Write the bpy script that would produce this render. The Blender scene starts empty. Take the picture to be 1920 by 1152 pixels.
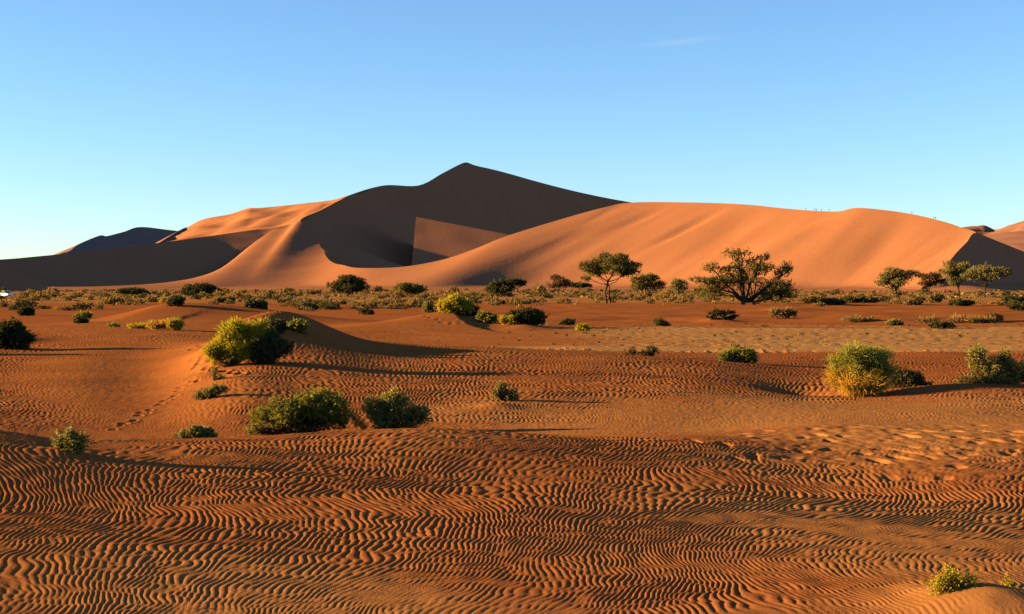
import bpy, math, random
import numpy as np
from mathutils import Vector, Matrix

# ------------------------------------------------------------------ camera, sky, sun
sc = bpy.context.scene
COL = sc.collection
FP, HC, HZ = 2637.0, 3.2, 533.0          # focal length in photo pixels, eye height, horizon row
SUN_EL, SUN_AZ = math.radians(11.5), math.radians(-90.0)   # azimuth from +Y towards +X (so -90 = from the left)

cam_data = bpy.data.cameras.new("camera")
cam = bpy.data.objects.new("camera", cam_data)
COL.objects.link(cam)
cam.location = (0, 0, HC)
cam.rotation_euler = (math.pi / 2, 0, 0)
cam_data.sensor_width = 36.0
cam_data.lens = 36.0 * FP / 1920.0
cam_data.shift_y = -(576.0 - HZ) / 1920.0
cam_data.clip_start = 0.1
cam_data.clip_end = 30000
sc.camera = cam

world = bpy.data.worlds.new("World")
sc.world = world
world.use_nodes = True
wn, wl = world.node_tree.nodes, world.node_tree.links
wn.clear()
w_out = wn.new("ShaderNodeOutputWorld")
w_bg = wn.new("ShaderNodeBackground")
w_sky = wn.new("ShaderNodeTexSky")
w_sky.sky_type = 'NISHITA'
w_sky.sun_disc = False
w_sky.sun_elevation = SUN_EL
w_sky.sun_rotation = SUN_AZ
w_sky.altitude = 600
w_sky.air_density = 0.95
w_sky.dust_density = 0.0
w_sky.ozone_density = 4.0
w_bg.inputs['Strength'].default_value = 0.055


def wmath(op, a, b=None, c=None):
    n = wn.new("ShaderNodeMath")
    n.operation = op
    for i_, v_ in enumerate((a, b, c)):
        if v_ is None:
            continue
        if isinstance(v_, (int, float)):
            n.inputs[i_].default_value = v_
        else:
            wl.new(v_, n.inputs[i_])
    return n.outputs[0]


# one faint wisp of cloud high on the right
w_tc = wn.new("ShaderNodeTexCoord")
w_sep = wn.new("ShaderNodeSeparateXYZ")
wl.new(w_tc.outputs["Generated"], w_sep.inputs[0])
w_front = wmath('MAXIMUM', w_sep.outputs[1], .05)
w_u = wmath('SUBTRACT', wmath('DIVIDE', w_sep.outputs[0], w_front), (1282 - 960) / FP)
w_v = wmath('SUBTRACT', wmath('DIVIDE', w_sep.outputs[2], w_front), (HZ - 78) / FP)
w_v = wmath('SUBTRACT', w_v, wmath('MULTIPLY', w_u, .10))
w_e = wmath('ADD', wmath('POWER', wmath('ABSOLUTE', wmath('DIVIDE', w_u, .022)), 2.0), wmath('POWER', wmath('ABSOLUTE', wmath('DIVIDE', w_v, .0022)), 2.0))
w_m = wmath('POWER', 2.718, wmath('MULTIPLY', w_e, -1.0))
w_nz = wn.new("ShaderNodeTexNoise")
w_nz.inputs["Scale"].default_value = 60
w_nz.inputs["Detail"].default_value = 5
w_mp = wn.new("ShaderNodeMapping")
w_mp.inputs["Scale"].default_value = (.5, .5, 4)
wl.new(w_tc.outputs["Generated"], w_mp.inputs[0])
wl.new(w_mp.outputs[0], w_nz.inputs["Vector"])
w_m = wmath('MULTIPLY', w_m, wmath('MULTIPLY', w_nz.outputs[0], .45))
w_mix = wn.new("ShaderNodeMix")
w_mix.data_type = 'RGBA'
wl.new(w_m, w_mix.inputs[0])
wl.new(w_sky.outputs[0], w_mix.inputs[6])
w_mix.inputs[7].default_value = (2.6, 3.0, 3.4, 1)
wl.new(w_mix.outputs[2], w_bg.inputs[0])
wl.new(w_bg.outputs[0], w_out.inputs[0])

sun_data = bpy.data.lights.new("sun", 'SUN')
sun = bpy.data.objects.new("sun", sun_data)
COL.objects.link(sun)
sun_data.energy = 5.0
sun_data.angle = math.radians(0.5)
sun_data.color = (1.0, 0.70, 0.28)
SUN_DIR = Vector((math.sin(SUN_AZ) * math.cos(SUN_EL), math.cos(SUN_AZ) * math.cos(SUN_EL), math.sin(SUN_EL)))
sun.rotation_euler = SUN_DIR.to_track_quat('Z', 'Y').to_euler()

sc.view_settings.view_transform = 'Standard'
sc.view_settings.look = 'None'
sc.view_settings.gamma = 1.0
sc.view_settings.use_curve_mapping = False
sc.view_settings.exposure = 2.2
sc.render.engine = 'CYCLES'
sc.cycles.use_denoising = True
sc.cycles.max_bounces = 5
sc.cycles.diffuse_bounces = 0
sc.cycles.transparent_max_bounces = 8

rng = np.random.default_rng(7)
random.seed(7)


# ------------------------------------------------------------------ noise tiles
class Tile:
    """periodic band-limited noise, unit variance; one unit of x = one dominant wavelength"""
    def __init__(self, n, waves, seed, bw=0.35, cplx=False, ang=None):
        r = np.random.default_rng(seed)
        k = np.fft.fftfreq(n, 1.0 / n)
        kx, ky = np.meshgrid(k, k)
        kr = np.hypot(kx, ky) / waves
        amp = np.exp(-((kr - 1) / bw) ** 2)
        amp[0, 0] = 0
        if ang is not None:
            th = np.arctan2(ky, kx)
            amp = amp * np.exp(-(th / ang) ** 2)
        spec = amp * (r.normal(size=(n, n)) + 1j * r.normal(size=(n, n)))
        f = np.fft.ifft2(spec)
        f = f if cplx else f.real
        f = f / np.sqrt(np.mean(np.abs(f) ** 2))
        self.n, self.s = n, n / waves
        self.f = f.astype(np.complex64 if cplx else np.float32)

    def __call__(self, x, y):
        n = self.n
        gx, gy = np.asarray(x) * self.s, np.asarray(y) * self.s
        ix, iy = np.floor(gx).astype(np.int64), np.floor(gy).astype(np.int64)
        fx, fy = (gx - ix).astype(np.float32), (gy - iy).astype(np.float32)
        def wts(t):
            return (((-0.5 * t + 1) * t - 0.5) * t, (1.5 * t - 2.5) * t * t + 1,
                    ((-1.5 * t + 2) * t + 0.5) * t, (0.5 * t - 0.5) * t * t)
        wx, wy = wts(fx), wts(fy)
        out = 0
        for j in range(4):
            row = ((iy + j - 1) % n) * n
            acc = 0
            for i in range(4):
                acc = acc + wx[i] * self.f.ravel()[row + (ix + i - 1) % n]
            out = out + wy[j] * acc
        return out


N1 = Tile(512, 24, 1)
N2 = Tile(512, 24, 2)
N3 = Tile(512, 24, 3, bw=0.6)
RIP = Tile(2048, 150, 5, bw=0.10, cplx=True, ang=0.30)


def px2x(px, Y):
    return (px - 960.0) / FP * Y


def P(px, py, Y):
    return (px2x(px, Y), Y, HC + (HZ - py) / FP * Y)


def smooth(a, b, x):
    t = np.clip((x - a) / (b - a), 0, 1)
    return t * t * (3 - 2 * t)


# ------------------------------------------------------------------ ground relief
T_Y = np.array([6, 9, 12, 14, 17, 20, 22, 24, 26, 28, 31, 35, 40, 46, 53, 60, 70, 82, 95, 110, 130])
T_PX = np.array([-900, -300, 0, 150, 300, 450, 575, 700, 950, 1270, 1540, 1900, 2500])
T_Z = np.array([
    [.2, .3, .40, .50, .70, .98, .95, .70, .50, .35, .30, .30, .35, .40, .45, .50, .60, .75, .50, .30, .10],
    [.1, .2, .30, .40, .68, 1.05, 1.0, .70, .40, .25, .20, .22, .30, .35, .40, .45, .60, .75, .45, .20, .05],
    [.1, .1, .15, .25, .55, .98, .92, .52, .20, .00, -.02, .02, .08, .15, .22, .30, .45, .62, .35, .10, .00],
    [.1, .1, .12, .22, .48, .78, .74, .50, .18, -.04, -.12, -.05, .06, .14, .22, .32, .45, .62, .35, .10, .00],
    [.1, .1, .10, .18, .42, .62, .68, .52, .20, -.04, -.14, -.08, .02, .08, .20, .34, .45, .60, .35, .10, .00],
    [.1, .1, .10, .16, .38, .56, .66, .57, .28, .00, -.10, .10, .44, .78, .98, .88, .40, .45, .25, .05, .00],
    [.1, .1, .10, .15, .34, .52, .64, .66, .42, .06, -.12, .02, .34, .80, 1.24, 1.06, .30, .20, .10, .02, .00],
    [.1, .1, .10, .15, .32, .50, .62, .70, .48, .10, -.10, .00, .26, .56, .85, .74, .20, .02, .00, .00, .00],
    [.1, .1, .10, .14, .28, .42, .52, .60, .46, .14, -.05, .02, .22, .44, .58, .44, .05, .00, .00, .00, .00],
    [.1, .1, .10, .12, .20, .30, .36, .42, .36, .18, .02, .04, .16, .34, .38, .06, .00, .00, .00, .00, .00],
    [.1, .1, .10, .12, .18, .24, .27, .28, .26, .22, .15, .06, -.02, .02, .00, .00, .00, .00, .00, .00, .00],
    [.1, .1, .10, .12, .18, .24, .27, .28, .28, .26, .20, .14, .10, .08, .02, .00, .00, .00, .00, .00, .00],
    [.1, .1, .10, .12, .18, .24, .27, .28, .28, .26, .20, .14, .10, .08, .02, .00, .00, .00, .00, .00, .00]])


def hermite_table(xs, tab, x):
    """monotone-ish cubic along axis 0 of tab (knots xs) at points x -> list of (index, 4 weights)"""
    i = np.clip(np.searchsorted(xs, x) - 1, 0, len(xs) - 2)
    h = (xs[i + 1] - xs[i]).astype(float)
    t = np.clip((x - xs[i]) / h, 0, 1)
    d = np.gradient(tab, xs.astype(float), axis=0)
    return i, t, h, d


LT_Y = np.log(T_Y.astype(float))
_vs = np.linspace(LT_Y[0], LT_Y[-1], 900)
_us = np.linspace(-900, 2500, 1200)


def _interp_axis(xs, tab, x):
    i, t, h, d = hermite_table(xs, tab, x)
    t, h = t[:, None], h[:, None]
    h00 = 2 * t ** 3 - 3 * t ** 2 + 1
    h10 = t ** 3 - 2 * t ** 2 + t
    h01 = 1 - h00
    h11 = t ** 3 - t ** 2
    return h00 * tab[i] + h10 * h * d[i] + h01 * tab[i + 1] + h11 * h * d[i + 1]


_a = _interp_axis(T_PX.astype(float), T_Z, _us)            # (us, knotsY)
MACRO = _interp_axis(LT_Y, _a.T.copy(), _vs)               # (vs, us)


def blur1(a, n, axis):
    k = np.hanning(n + 2)[1:-1]
    k /= k.sum()
    pad = [(0, 0), (0, 0)]
    pad[axis] = (n // 2, n - 1 - n // 2)
    ap = np.pad(a, pad, mode='edge')
    return np.apply_along_axis(lambda m: np.convolve(m, k, 'valid'), axis, ap)


MACRO = blur1(blur1(MACRO, 41, 1), 13, 0)


def macro(x, y):
    yy = np.maximum(y, 1.0)
    v = (np.log(yy) - _vs[0]) / (_vs[1] - _vs[0])
    u = (x / np.maximum(yy, 6.0) * FP + 960 - _us[0]) / (_us[1] - _us[0])
    v = np.clip(v, 0, len(_vs) - 1.001)
    u = np.clip(u, 0, len(_us) - 1.001)
    i, j = v.astype(int), u.astype(int)
    fv, fu = v - i, u - j
    M = MACRO
    return ((M[i, j] * (1 - fu) + M[i, j + 1] * fu) * (1 - fv) + (M[i + 1, j] * (1 - fu) + M[i + 1, j + 1] * fu) * fv)


def bump(x, y, px, Y, h, sx, sy):
    cx = px2x(px, Y)
    return h * np.exp(-((x - cx) / sx) ** 2 - ((y - Y) / sy) ** 2)


def cr(pts, n):
    """Catmull-Rom through the control points, n samples per span"""
    p = np.asarray(pts, float)
    p = np.concatenate([[2 * p[0] - p[1]], p, [2 * p[-1] - p[-2]]])
    out = []
    t = np.linspace(0, 1, n, endpoint=False)[:, None]
    for i in range(1, len(p) - 2):
        a, b, c, d = p[i - 1:i + 3]
        out.append(.5 * (2 * b + (c - a) * t + (2 * a - 5 * b + 4 * c - d) * t ** 2 + (3 * b - a - 3 * c + d) * t ** 3))
    out.append(p[-2][None])
    return np.concatenate(out)


def ridge(x, y, pts, wn_, wf_):
    """polyline ridge [(px, Y, height)], soft crest, own widths on the near and the far side"""
    best = np.zeros_like(x)
    pts = cr(pts, 6)
    q = [(px2x(a, b), b, c) for a, b, c in pts]
    bd = np.full_like(x, 1e9)
    bh = np.zeros_like(x)
    bs = np.zeros_like(x)
    for (x0, y0, h0), (x1, y1, h1) in zip(q[:-1], q[1:]):
        dx, dy = x1 - x0, y1 - y0
        L2 = dx * dx + dy * dy
        t = np.clip(((x - x0) * dx + (y - y0) * dy) / L2, 0, 1)
        ex, ey = x - x0 - t * dx, y - y0 - t * dy
        d = np.hypot(ex, ey)
        s = np.sign(dx * ey - dy * ex)
        m = d < bd
        bd = np.where(m, d, bd)
        bh = np.where(m, h0 + t * (h1 - h0), bh)
        bs = np.where(m, s, bs)
    w = np.where(bs > 0, wf_, wn_)
    dd = np.sqrt(bd * bd + (0.12 * w) ** 2) - 0.12 * w
    return bh * np.exp(-(dd / w) ** 1.5)


def relief(x, y):
    z = macro(x, y)
    far = (y > 60) & (y < 260)
    if np.any(far):
        xf, yf = x[far], y[far]
        a = ridge(xf, yf, [(110, 116, .0), (180, 115.8, .15), (240, 115.6, .75), (300, 115.4, 1.42), (340, 115.2, 1.62), (430, 115, 1.42),
                           (520, 113.5, .95), (600, 112, .50), (680, 110.5, .18), (760, 109, .02)], 8.0, 6.5)
        b = ridge(xf, yf, [(520, 84, .03), (640, 92, .22), (700, 96, .38), (760, 100, .66), (810, 103, 1.0), (850, 105, 1.18),
                           (890, 104, .8), (930, 103, .42), (980, 102, .15), (1030, 101, .0)], 6.5, 4.0)
        c = (bump(xf, yf, 1345, 118, .35, 1.6, 3) + bump(xf, yf, 985, 100, .28, 1.5, 2.5) + bump(xf, yf, 1640, 140, .35, 3.5, 3)
             + bump(xf, yf, 1470, 165, .5, 4, 4) + bump(xf, yf, 1800, 140, .3, 5, 4) + bump(xf, yf, 1560, 125, .25, 4, 3))
        nz = (N1(xf / 14, yf / 9) * .07 + N2(xf / 5, yf / 4) * .025) * smooth(105, 125, yf) * (1 - smooth(190, 255, yf))
        nz = nz * smooth(600, 950, xf / yf * FP + 960)
        z[far] += a + b + c + nz
    near = y < 75
    if np.any(near):
        xf, yf = x[near], y[near]
        d = bump(xf, yf, 1870, 13.1, .24, .75, .8) + bump(xf, yf, 1790, 13.6, .05, .4, .4)
        d += bump(xf, yf, 1505, 42.6, -.30, 1.0, 1.3)
        d += bump(xf, yf, 1870, 40.5, .22, 2.2, 1.3) + bump(xf, yf, 1720, 41.0, .12, 1.6, 1.0)
        d += bump(xf, yf, 428, 50.2, .34, 1.1, 1.9) + bump(xf, yf, 490, 52.0, .78, 1.6, 3.8) + bump(xf, yf, 548, 55.0, .50, 2.2, 2.8)
        d += bump(xf, yf, 380, 42.5, .14, .5, .5) + bump(xf, yf, 400, 45.5, .14, .5, .5)
        d += bump(xf, yf, 120, 20.0, .08, .35, .35)
        d += bump(xf, yf, 500, 29.5, .10, .7, .7)
        d += bump(xf, yf, 930, 36.0, .10, .5, .45)
        d += bump(xf, yf, 20, 68, .25, 1.3, 2.0)
        d += N1(xf / 4.5, yf / 6) * .012
        z[near] += d
    return z


def px_of(x, y):
    return x / np.maximum(y, 1) * FP + 960


LAM_Y = np.linspace(6, 160, 1500)


def LAM_AT(y):
    return .070 + .040 * smooth(12.5, 24, y) + .045 * smooth(26, 50, y)


LAM_Q = np.cumsum((LAM_Y[1] - LAM_Y[0]) / LAM_AT(LAM_Y))


def detail(x, y):
    """wind ripples, dents and hoof prints; returns dz"""
    z = np.zeros_like(x)
    m = (y > 8) & (y < 150)
    xs, ys = x[m], y[m]
    px = px_of(xs, ys)
    lam = LAM_AT(ys)
    qy = np.interp(ys, LAM_Y, LAM_Q)
    wx = N1(xs / 2.4, ys / 2.4) * .085 + N2(xs / 7.0, ys / 6.0) * .26 + N3(xs / .8, ys / .8) * .022
    wy = N2(xs / 3.0 + 7, ys / 3.0) * .10
    # the crests lean over from place to place
    q = np.clip(ys - 14, 0, 10)
    lean = .08 * q + .014 * q * q + .12 * np.clip(ys - 24, 0, 200)
    c = RIP((xs + wx - lean) / lam, qy + wy / lam)
    a = np.abs(c)
    ph = np.angle(c)
    ph = ph - 0.55 * np.sin(ph)
    prof = (0.5 + 0.5 * np.cos(ph)) ** 1.25 - .42
    amp = .152 * lam * np.clip(a / .75, 0, 1)
    # where the ripples are strong and where the sand is smooth
    k = 1.02 + .15 * N2(xs / 6.0, ys / 5.0)
    k *= 1 - .75 * smooth(24, 26.5, ys) * (1 - smooth(30, 34, ys))
    basin = np.exp(-((px - 265) / 165) ** 2 - ((ys - 38) / 11.0) ** 2)
    k *= 1 - .85 * basin
    k *= 1 - .75 * np.exp(-((px - 180) / 200) ** 2 - ((ys - 47) / 10.0) ** 2)
    k *= 1 - .8 * np.exp(-((px - 1500) / 420) ** 2 - ((ys - 35) / 4.0) ** 2)
    k *= 1 - .9 * np.exp(-((px - 300) / 160) ** 2 - ((ys - 55) / 8.0) ** 2)
    k *= 1 - smooth(63, 68, ys) * smooth(800, 1000, px)
    k *= 1 - .65 * smooth(85, 110, ys)
    k *= smooth(12.6, 13.6, ys + .25 * N1(xs / 1.5, ys / 1.5)) * .5 + .5
    k *= 1 - .9 * np.exp(-((px - 1860) / 120) ** 2 - ((ys - 13.2) / .7) ** 2)
    k *= 1 - .5 * smooth(62, 100, ys)
    z_r = prof * amp * np.clip(k, 0, 1.4)
    # broken, lumpy sand: the gravelly right rear of the foreground
    lump = smooth(1250, 1500, px + 60 * N1(xs / 2, ys / 2)) * smooth(20.5, 23.5, ys + .8 * N2(xs / 3, ys / 3) + (px - 1500) / 900) * (1 - smooth(28, 31, ys))
    l1 = N1(xs / .5, ys / .9 + xs * .3)
    l2 = N2(xs / .3, ys / .45)
    z_l = -np.maximum(l1 - .25, 0) * .040 * np.clip(.6 + .7 * N3(xs / 1.6, ys / 1.6), 0, 1.5) + l2 * .004
    z_r = z_r * (1 - .6 * lump) + z_l * lump
    # fine unevenness everywhere
    z_r += N3(xs / .45, ys / .5) * .0022 * (1 - smooth(40, 90, ys))
    # row of old wheel and hoof dents along the edge of the pan
    for row, (Y0, x0, x1, sp, dep) in enumerate([(66.6, -1.0, 22.5, .56, .13), (67.9, -0.6, 26, .62, .10), (68.8, -1.2, 30, .9, .05)]):
        s = (ys > Y0 - 1.6) & (ys < Y0 + 1.6) & (xs > x0 - 1) & (xs < x1 + 1)
        if np.any(s):
            xx, yy = xs[s], ys[s] - Y0 - .35 * np.sin(xs[s] * .35 + row)
            cell = np.floor(xx / sp)
            rnd = (np.sin(cell * 12.9898 + row * 7.1) * 43758.5453) % 1.0
            cx = (cell + .5 + .8 * (rnd - .5)) * sp
            e = np.exp(-((xx - cx) / .15) ** 2 - ((yy - .4 * (rnd - .5)) / .42) ** 2)
            r2 = np.exp(-((xx - cx - .24) / .12) ** 2 - (yy / .5) ** 2)
            r3 = (np.sin(cell * 78.233 + row * 3.7) * 12543.123) % 1.0
            z_r[s] += (-.5 * dep * e + .5 * dep * np.exp(-((xx - cx + .22) / .11) ** 2 - ((yy - .4 * (rnd - .5)) / .35) ** 2)) * np.clip(2.6 * r3 - .5, 0, 1.7)
    pn = smooth(69, 72, ys) * (1 - smooth(108, 118, ys)) * smooth(900, 1300, px)
    z_r += pn * (N1(xs / .9, ys / 1.6) * .010 - np.maximum(N2(xs / .5, ys / .9) - 1.6, 0) * .06)
    # footprints
    for fx_, fy_, r_, d_ in PRINTS:
        s = (np.abs(xs - fx_) < 4 * r_) & (np.abs(ys - fy_) < 5 * r_)
        if np.any(s):
            q = ((xs[s] - fx_) / r_) ** 2 + ((ys[s] - fy_) / (1.5 * r_)) ** 2
            z_r[s] += -d_ * np.exp(-q * q) + .3 * d_ * np.exp(-(np.sqrt(q) - 1.7) ** 2 * 5)
    z[m] = z_r
    return z


def solve_ground(px, py, y0=9.0, y1=240.0):
    """first ground point along the ray of a photo pixel"""
    ys = np.exp(np.linspace(math.log(y0), math.log(y1), 6000))
    xs = px2x(px, ys)
    zs = relief(xs.copy(), ys.copy())
    ray = HC + (HZ - py) / FP * ys
    k = np.argmax(zs >= ray)
    if zs[k] < ray[k]:
        k = len(ys) - 1
    return float(xs[k]), float(ys[k]), float(zs[k])


PRINTS = []
_r = random.Random(3)
for i in range(26):                                   # trail up the lit flank
    t = i / 25
    p_, q_ = 215 + 185 * t ** .9, 806 - 118 * t
    gx, gy, gz = solve_ground(p_ + _r.uniform(-5, 5), q_ + _r.uniform(-3, 3))
    PRINTS.append((gx, gy, .06 + .04 * _r.random(), .02 + .03 * _r.random()))
for p_, q_ in [(360, 656), (375, 648), (388, 660), (398, 652), (362, 672), (372, 683), (380, 668), (388, 690), (402, 694), (412, 690), (421, 697),
               (434, 700), (450, 702), (366, 690), (377, 676), (395, 676)]:
    gx, gy, gz = solve_ground(p_, q_)
    PRINTS.append((gx, gy, .10 + .04 * _r.random(), .05 + .05 * _r.random()))
for i in range(14):
    t = i / 13
    gx, gy, gz = solve_ground(800 + 110 * t + _r.uniform(-6, 6), 592 + 28 * t + 6 * math.sin(6 * t) + _r.uniform(-2, 2))
    PRINTS.append((gx, gy, .16, .06))


def ground_z(x, y):
    return float(relief(np.array([float(x)]), np.array([float(y)]))[0])


# ------------------------------------------------------------------ mesh helpers
def mesh_from(name, verts, loops, starts, smooth_=True):
    me = bpy.data.meshes.new(name)
    me.vertices.add(len(verts))
    me.vertices.foreach_set("co", np.asarray(verts, np.float32).ravel())
    me.loops.add(len(loops))
    me.loops.foreach_set("vertex_index", np.asarray(loops, np.int32))
    me.polygons.add(len(starts))
    me.polygons.foreach_set("loop_start", np.asarray(starts, np.int32))
    me.update(calc_edges=True)
    me.polygons.foreach_set("use_smooth", np.full(len(starts), smooth_, bool))
    me.validate()
    return me


def link(name, me, mat=None, parent=None, kind=None):
    o = bpy.data.objects.new(name, me)
    COL.objects.link(o)
    if mat is not None and me is not None and not me.materials:
        me.materials.append(mat)
    if parent is not None:
        o.parent = parent
    if kind:
        o["kind"] = kind
    return o


def tag(o, label, cat, group=None):
    o["label"] = label
    o["category"] = cat
    if group:
        o["group"] = group
    return o


# ------------------------------------------------------------------ materials
def new_mat(name):
    m = bpy.data.materials.new(name)
    m.use_nodes = True
    nt = m.node_tree
    b = nt.nodes["Principled BSDF"]
    b.inputs["Roughness"].default_value = 0.9
    b.inputs["Specular IOR Level"].default_value = 0.0
    return m, nt, b


def rgb(nt, c):
    n = nt.nodes.new("ShaderNodeRGB")
    n.outputs[0].default_value = (*c, 1)
    return n.outputs[0]


def mixc(nt, fac, a, b, mode='MIX'):
    n = nt.nodes.new("ShaderNodeMix")
    n.data_type = 'RGBA'
    n.blend_type = mode
    for sock, v in ((n.inputs[0], fac), (n.inputs[6], a), (n.inputs[7], b)):
        if isinstance(v, (int, float)):
            sock.default_value = v
        elif isinstance(v, tuple):
            sock.default_value = (*v, 1)
        else:
            nt.links.new(v, sock)
    return n.outputs[2]


def noise(nt, scale, detail_=4, rough=.6, vec=None, dist=0.0):
    n = nt.nodes.new("ShaderNodeTexNoise")
    n.inputs["Scale"].default_value = scale
    n.inputs["Detail"].default_value = detail_
    n.inputs["Roughness"].default_value = rough
    n.inputs["Distortion"].default_value = dist
    if vec is not None:
        nt.links.new(vec, n.inputs["Vector"])
    return n.outputs[0]


def ramp(nt, fac, a, b):
    n = nt.nodes.new("ShaderNodeMapRange")
    n.inputs[1].default_value = a
    n.inputs[2].default_value = b
    nt.links.new(fac, n.inputs[0])
    return n.outputs[0]


def coords(nt, scale=(1, 1, 1), rot=(0, 0, 0)):
    t = nt.nodes.new("ShaderNodeTexCoord")
    m = nt.nodes.new("ShaderNodeMapping")
    m.inputs["Scale"].default_value = scale
    m.inputs["Rotation"].default_value = rot
    nt.links.new(t.outputs["Object"], m.inputs[0])
    return m.outputs[0]


def bump_node(nt, b, h, strength, dist):
    n = nt.nodes.new("ShaderNodeBump")
    n.inputs["Strength"].default_value = strength
    n.inputs["Distance"].default_value = dist
    nt.links.new(h, n.inputs["Height"])
    nt.links.new(n.outputs[0], b.inputs["Normal"])


SAND = (0.248, 0.087, 0.0245)
SAND2 = (0.205, 0.065, 0.0195)
PAN = (0.295, 0.152, 0.053)
TAN = (0.250, 0.106, 0.034)


def make_ground_mat():
    m, nt, b = new_mat("desert_sand")
    at = nt.nodes.new("ShaderNodeAttribute")
    at.attribute_name = "soil"
    sp = nt.nodes.new("ShaderNodeSeparateColor")
    nt.links.new(at.outputs["Color"], sp.inputs[0])
    v = coords(nt)
    n1 = ramp(nt, noise(nt, .35, 4, .6, v), .28, .62)
    c = mixc(nt, n1, SAND, SAND2)
    c = mixc(nt, sp.outputs[1], c, TAN)
    c = mixc(nt, sp.outputs[2], c, (0.200, 0.060, 0.019))
    pn = mixc(nt, ramp(nt, noise(nt, .9, 8, .78, v), .38, .62), PAN, (0.26, 0.130, 0.048))
    c = mixc(nt, sp.outputs[0], c, pn)
    gr = ramp(nt, noise(nt, 60, 3, .7, v), .3, .7)
    c = mixc(nt, .22, c, mixc(nt, gr, (.55, .5, .5), (1.3, 1.3, 1.3)), 'MULTIPLY')
    nt.links.new(c, b.inputs["Base Color"])
    bump_node(nt, b, noise(nt, 25, 4, .7, v), .35, .02)
    return m


def make_dune_mat(name, c1, c2):
    m, nt, b = new_mat(name)
    v = coords(nt, (1, 1, 1))
    n1 = ramp(nt, noise(nt, .012, 5, .6, v), .35, .68)
    c = mixc(nt, n1, c1, c2)
    gr = ramp(nt, noise(nt, .4, 4, .7, v), .3, .7)
    c = mixc(nt, .12, c, mixc(nt, gr, (.7, .7, .7), (1.2, 1.2, 1.2)), 'MULTIPLY')
    nt.links.new(c, b.inputs["Base Color"])
    bump_node(nt, b, noise(nt, .25, 5, .65, v), .25, .6)
    return m


M_GROUND = make_ground_mat()
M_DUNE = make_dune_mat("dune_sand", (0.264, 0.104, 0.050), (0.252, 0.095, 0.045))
M_RIDGE_HAZE = make_dune_mat("haze_tinted_ridge_sand", (0.165, 0.100, 0.082), (0.145, 0.090, 0.076))  # same sand made greyer: the haze of distance put into the colour
M_DUNE_FAR = make_dune_mat("far_dune_sand", (0.22, 0.100, 0.066), (0.20, 0.090, 0.060))


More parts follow.
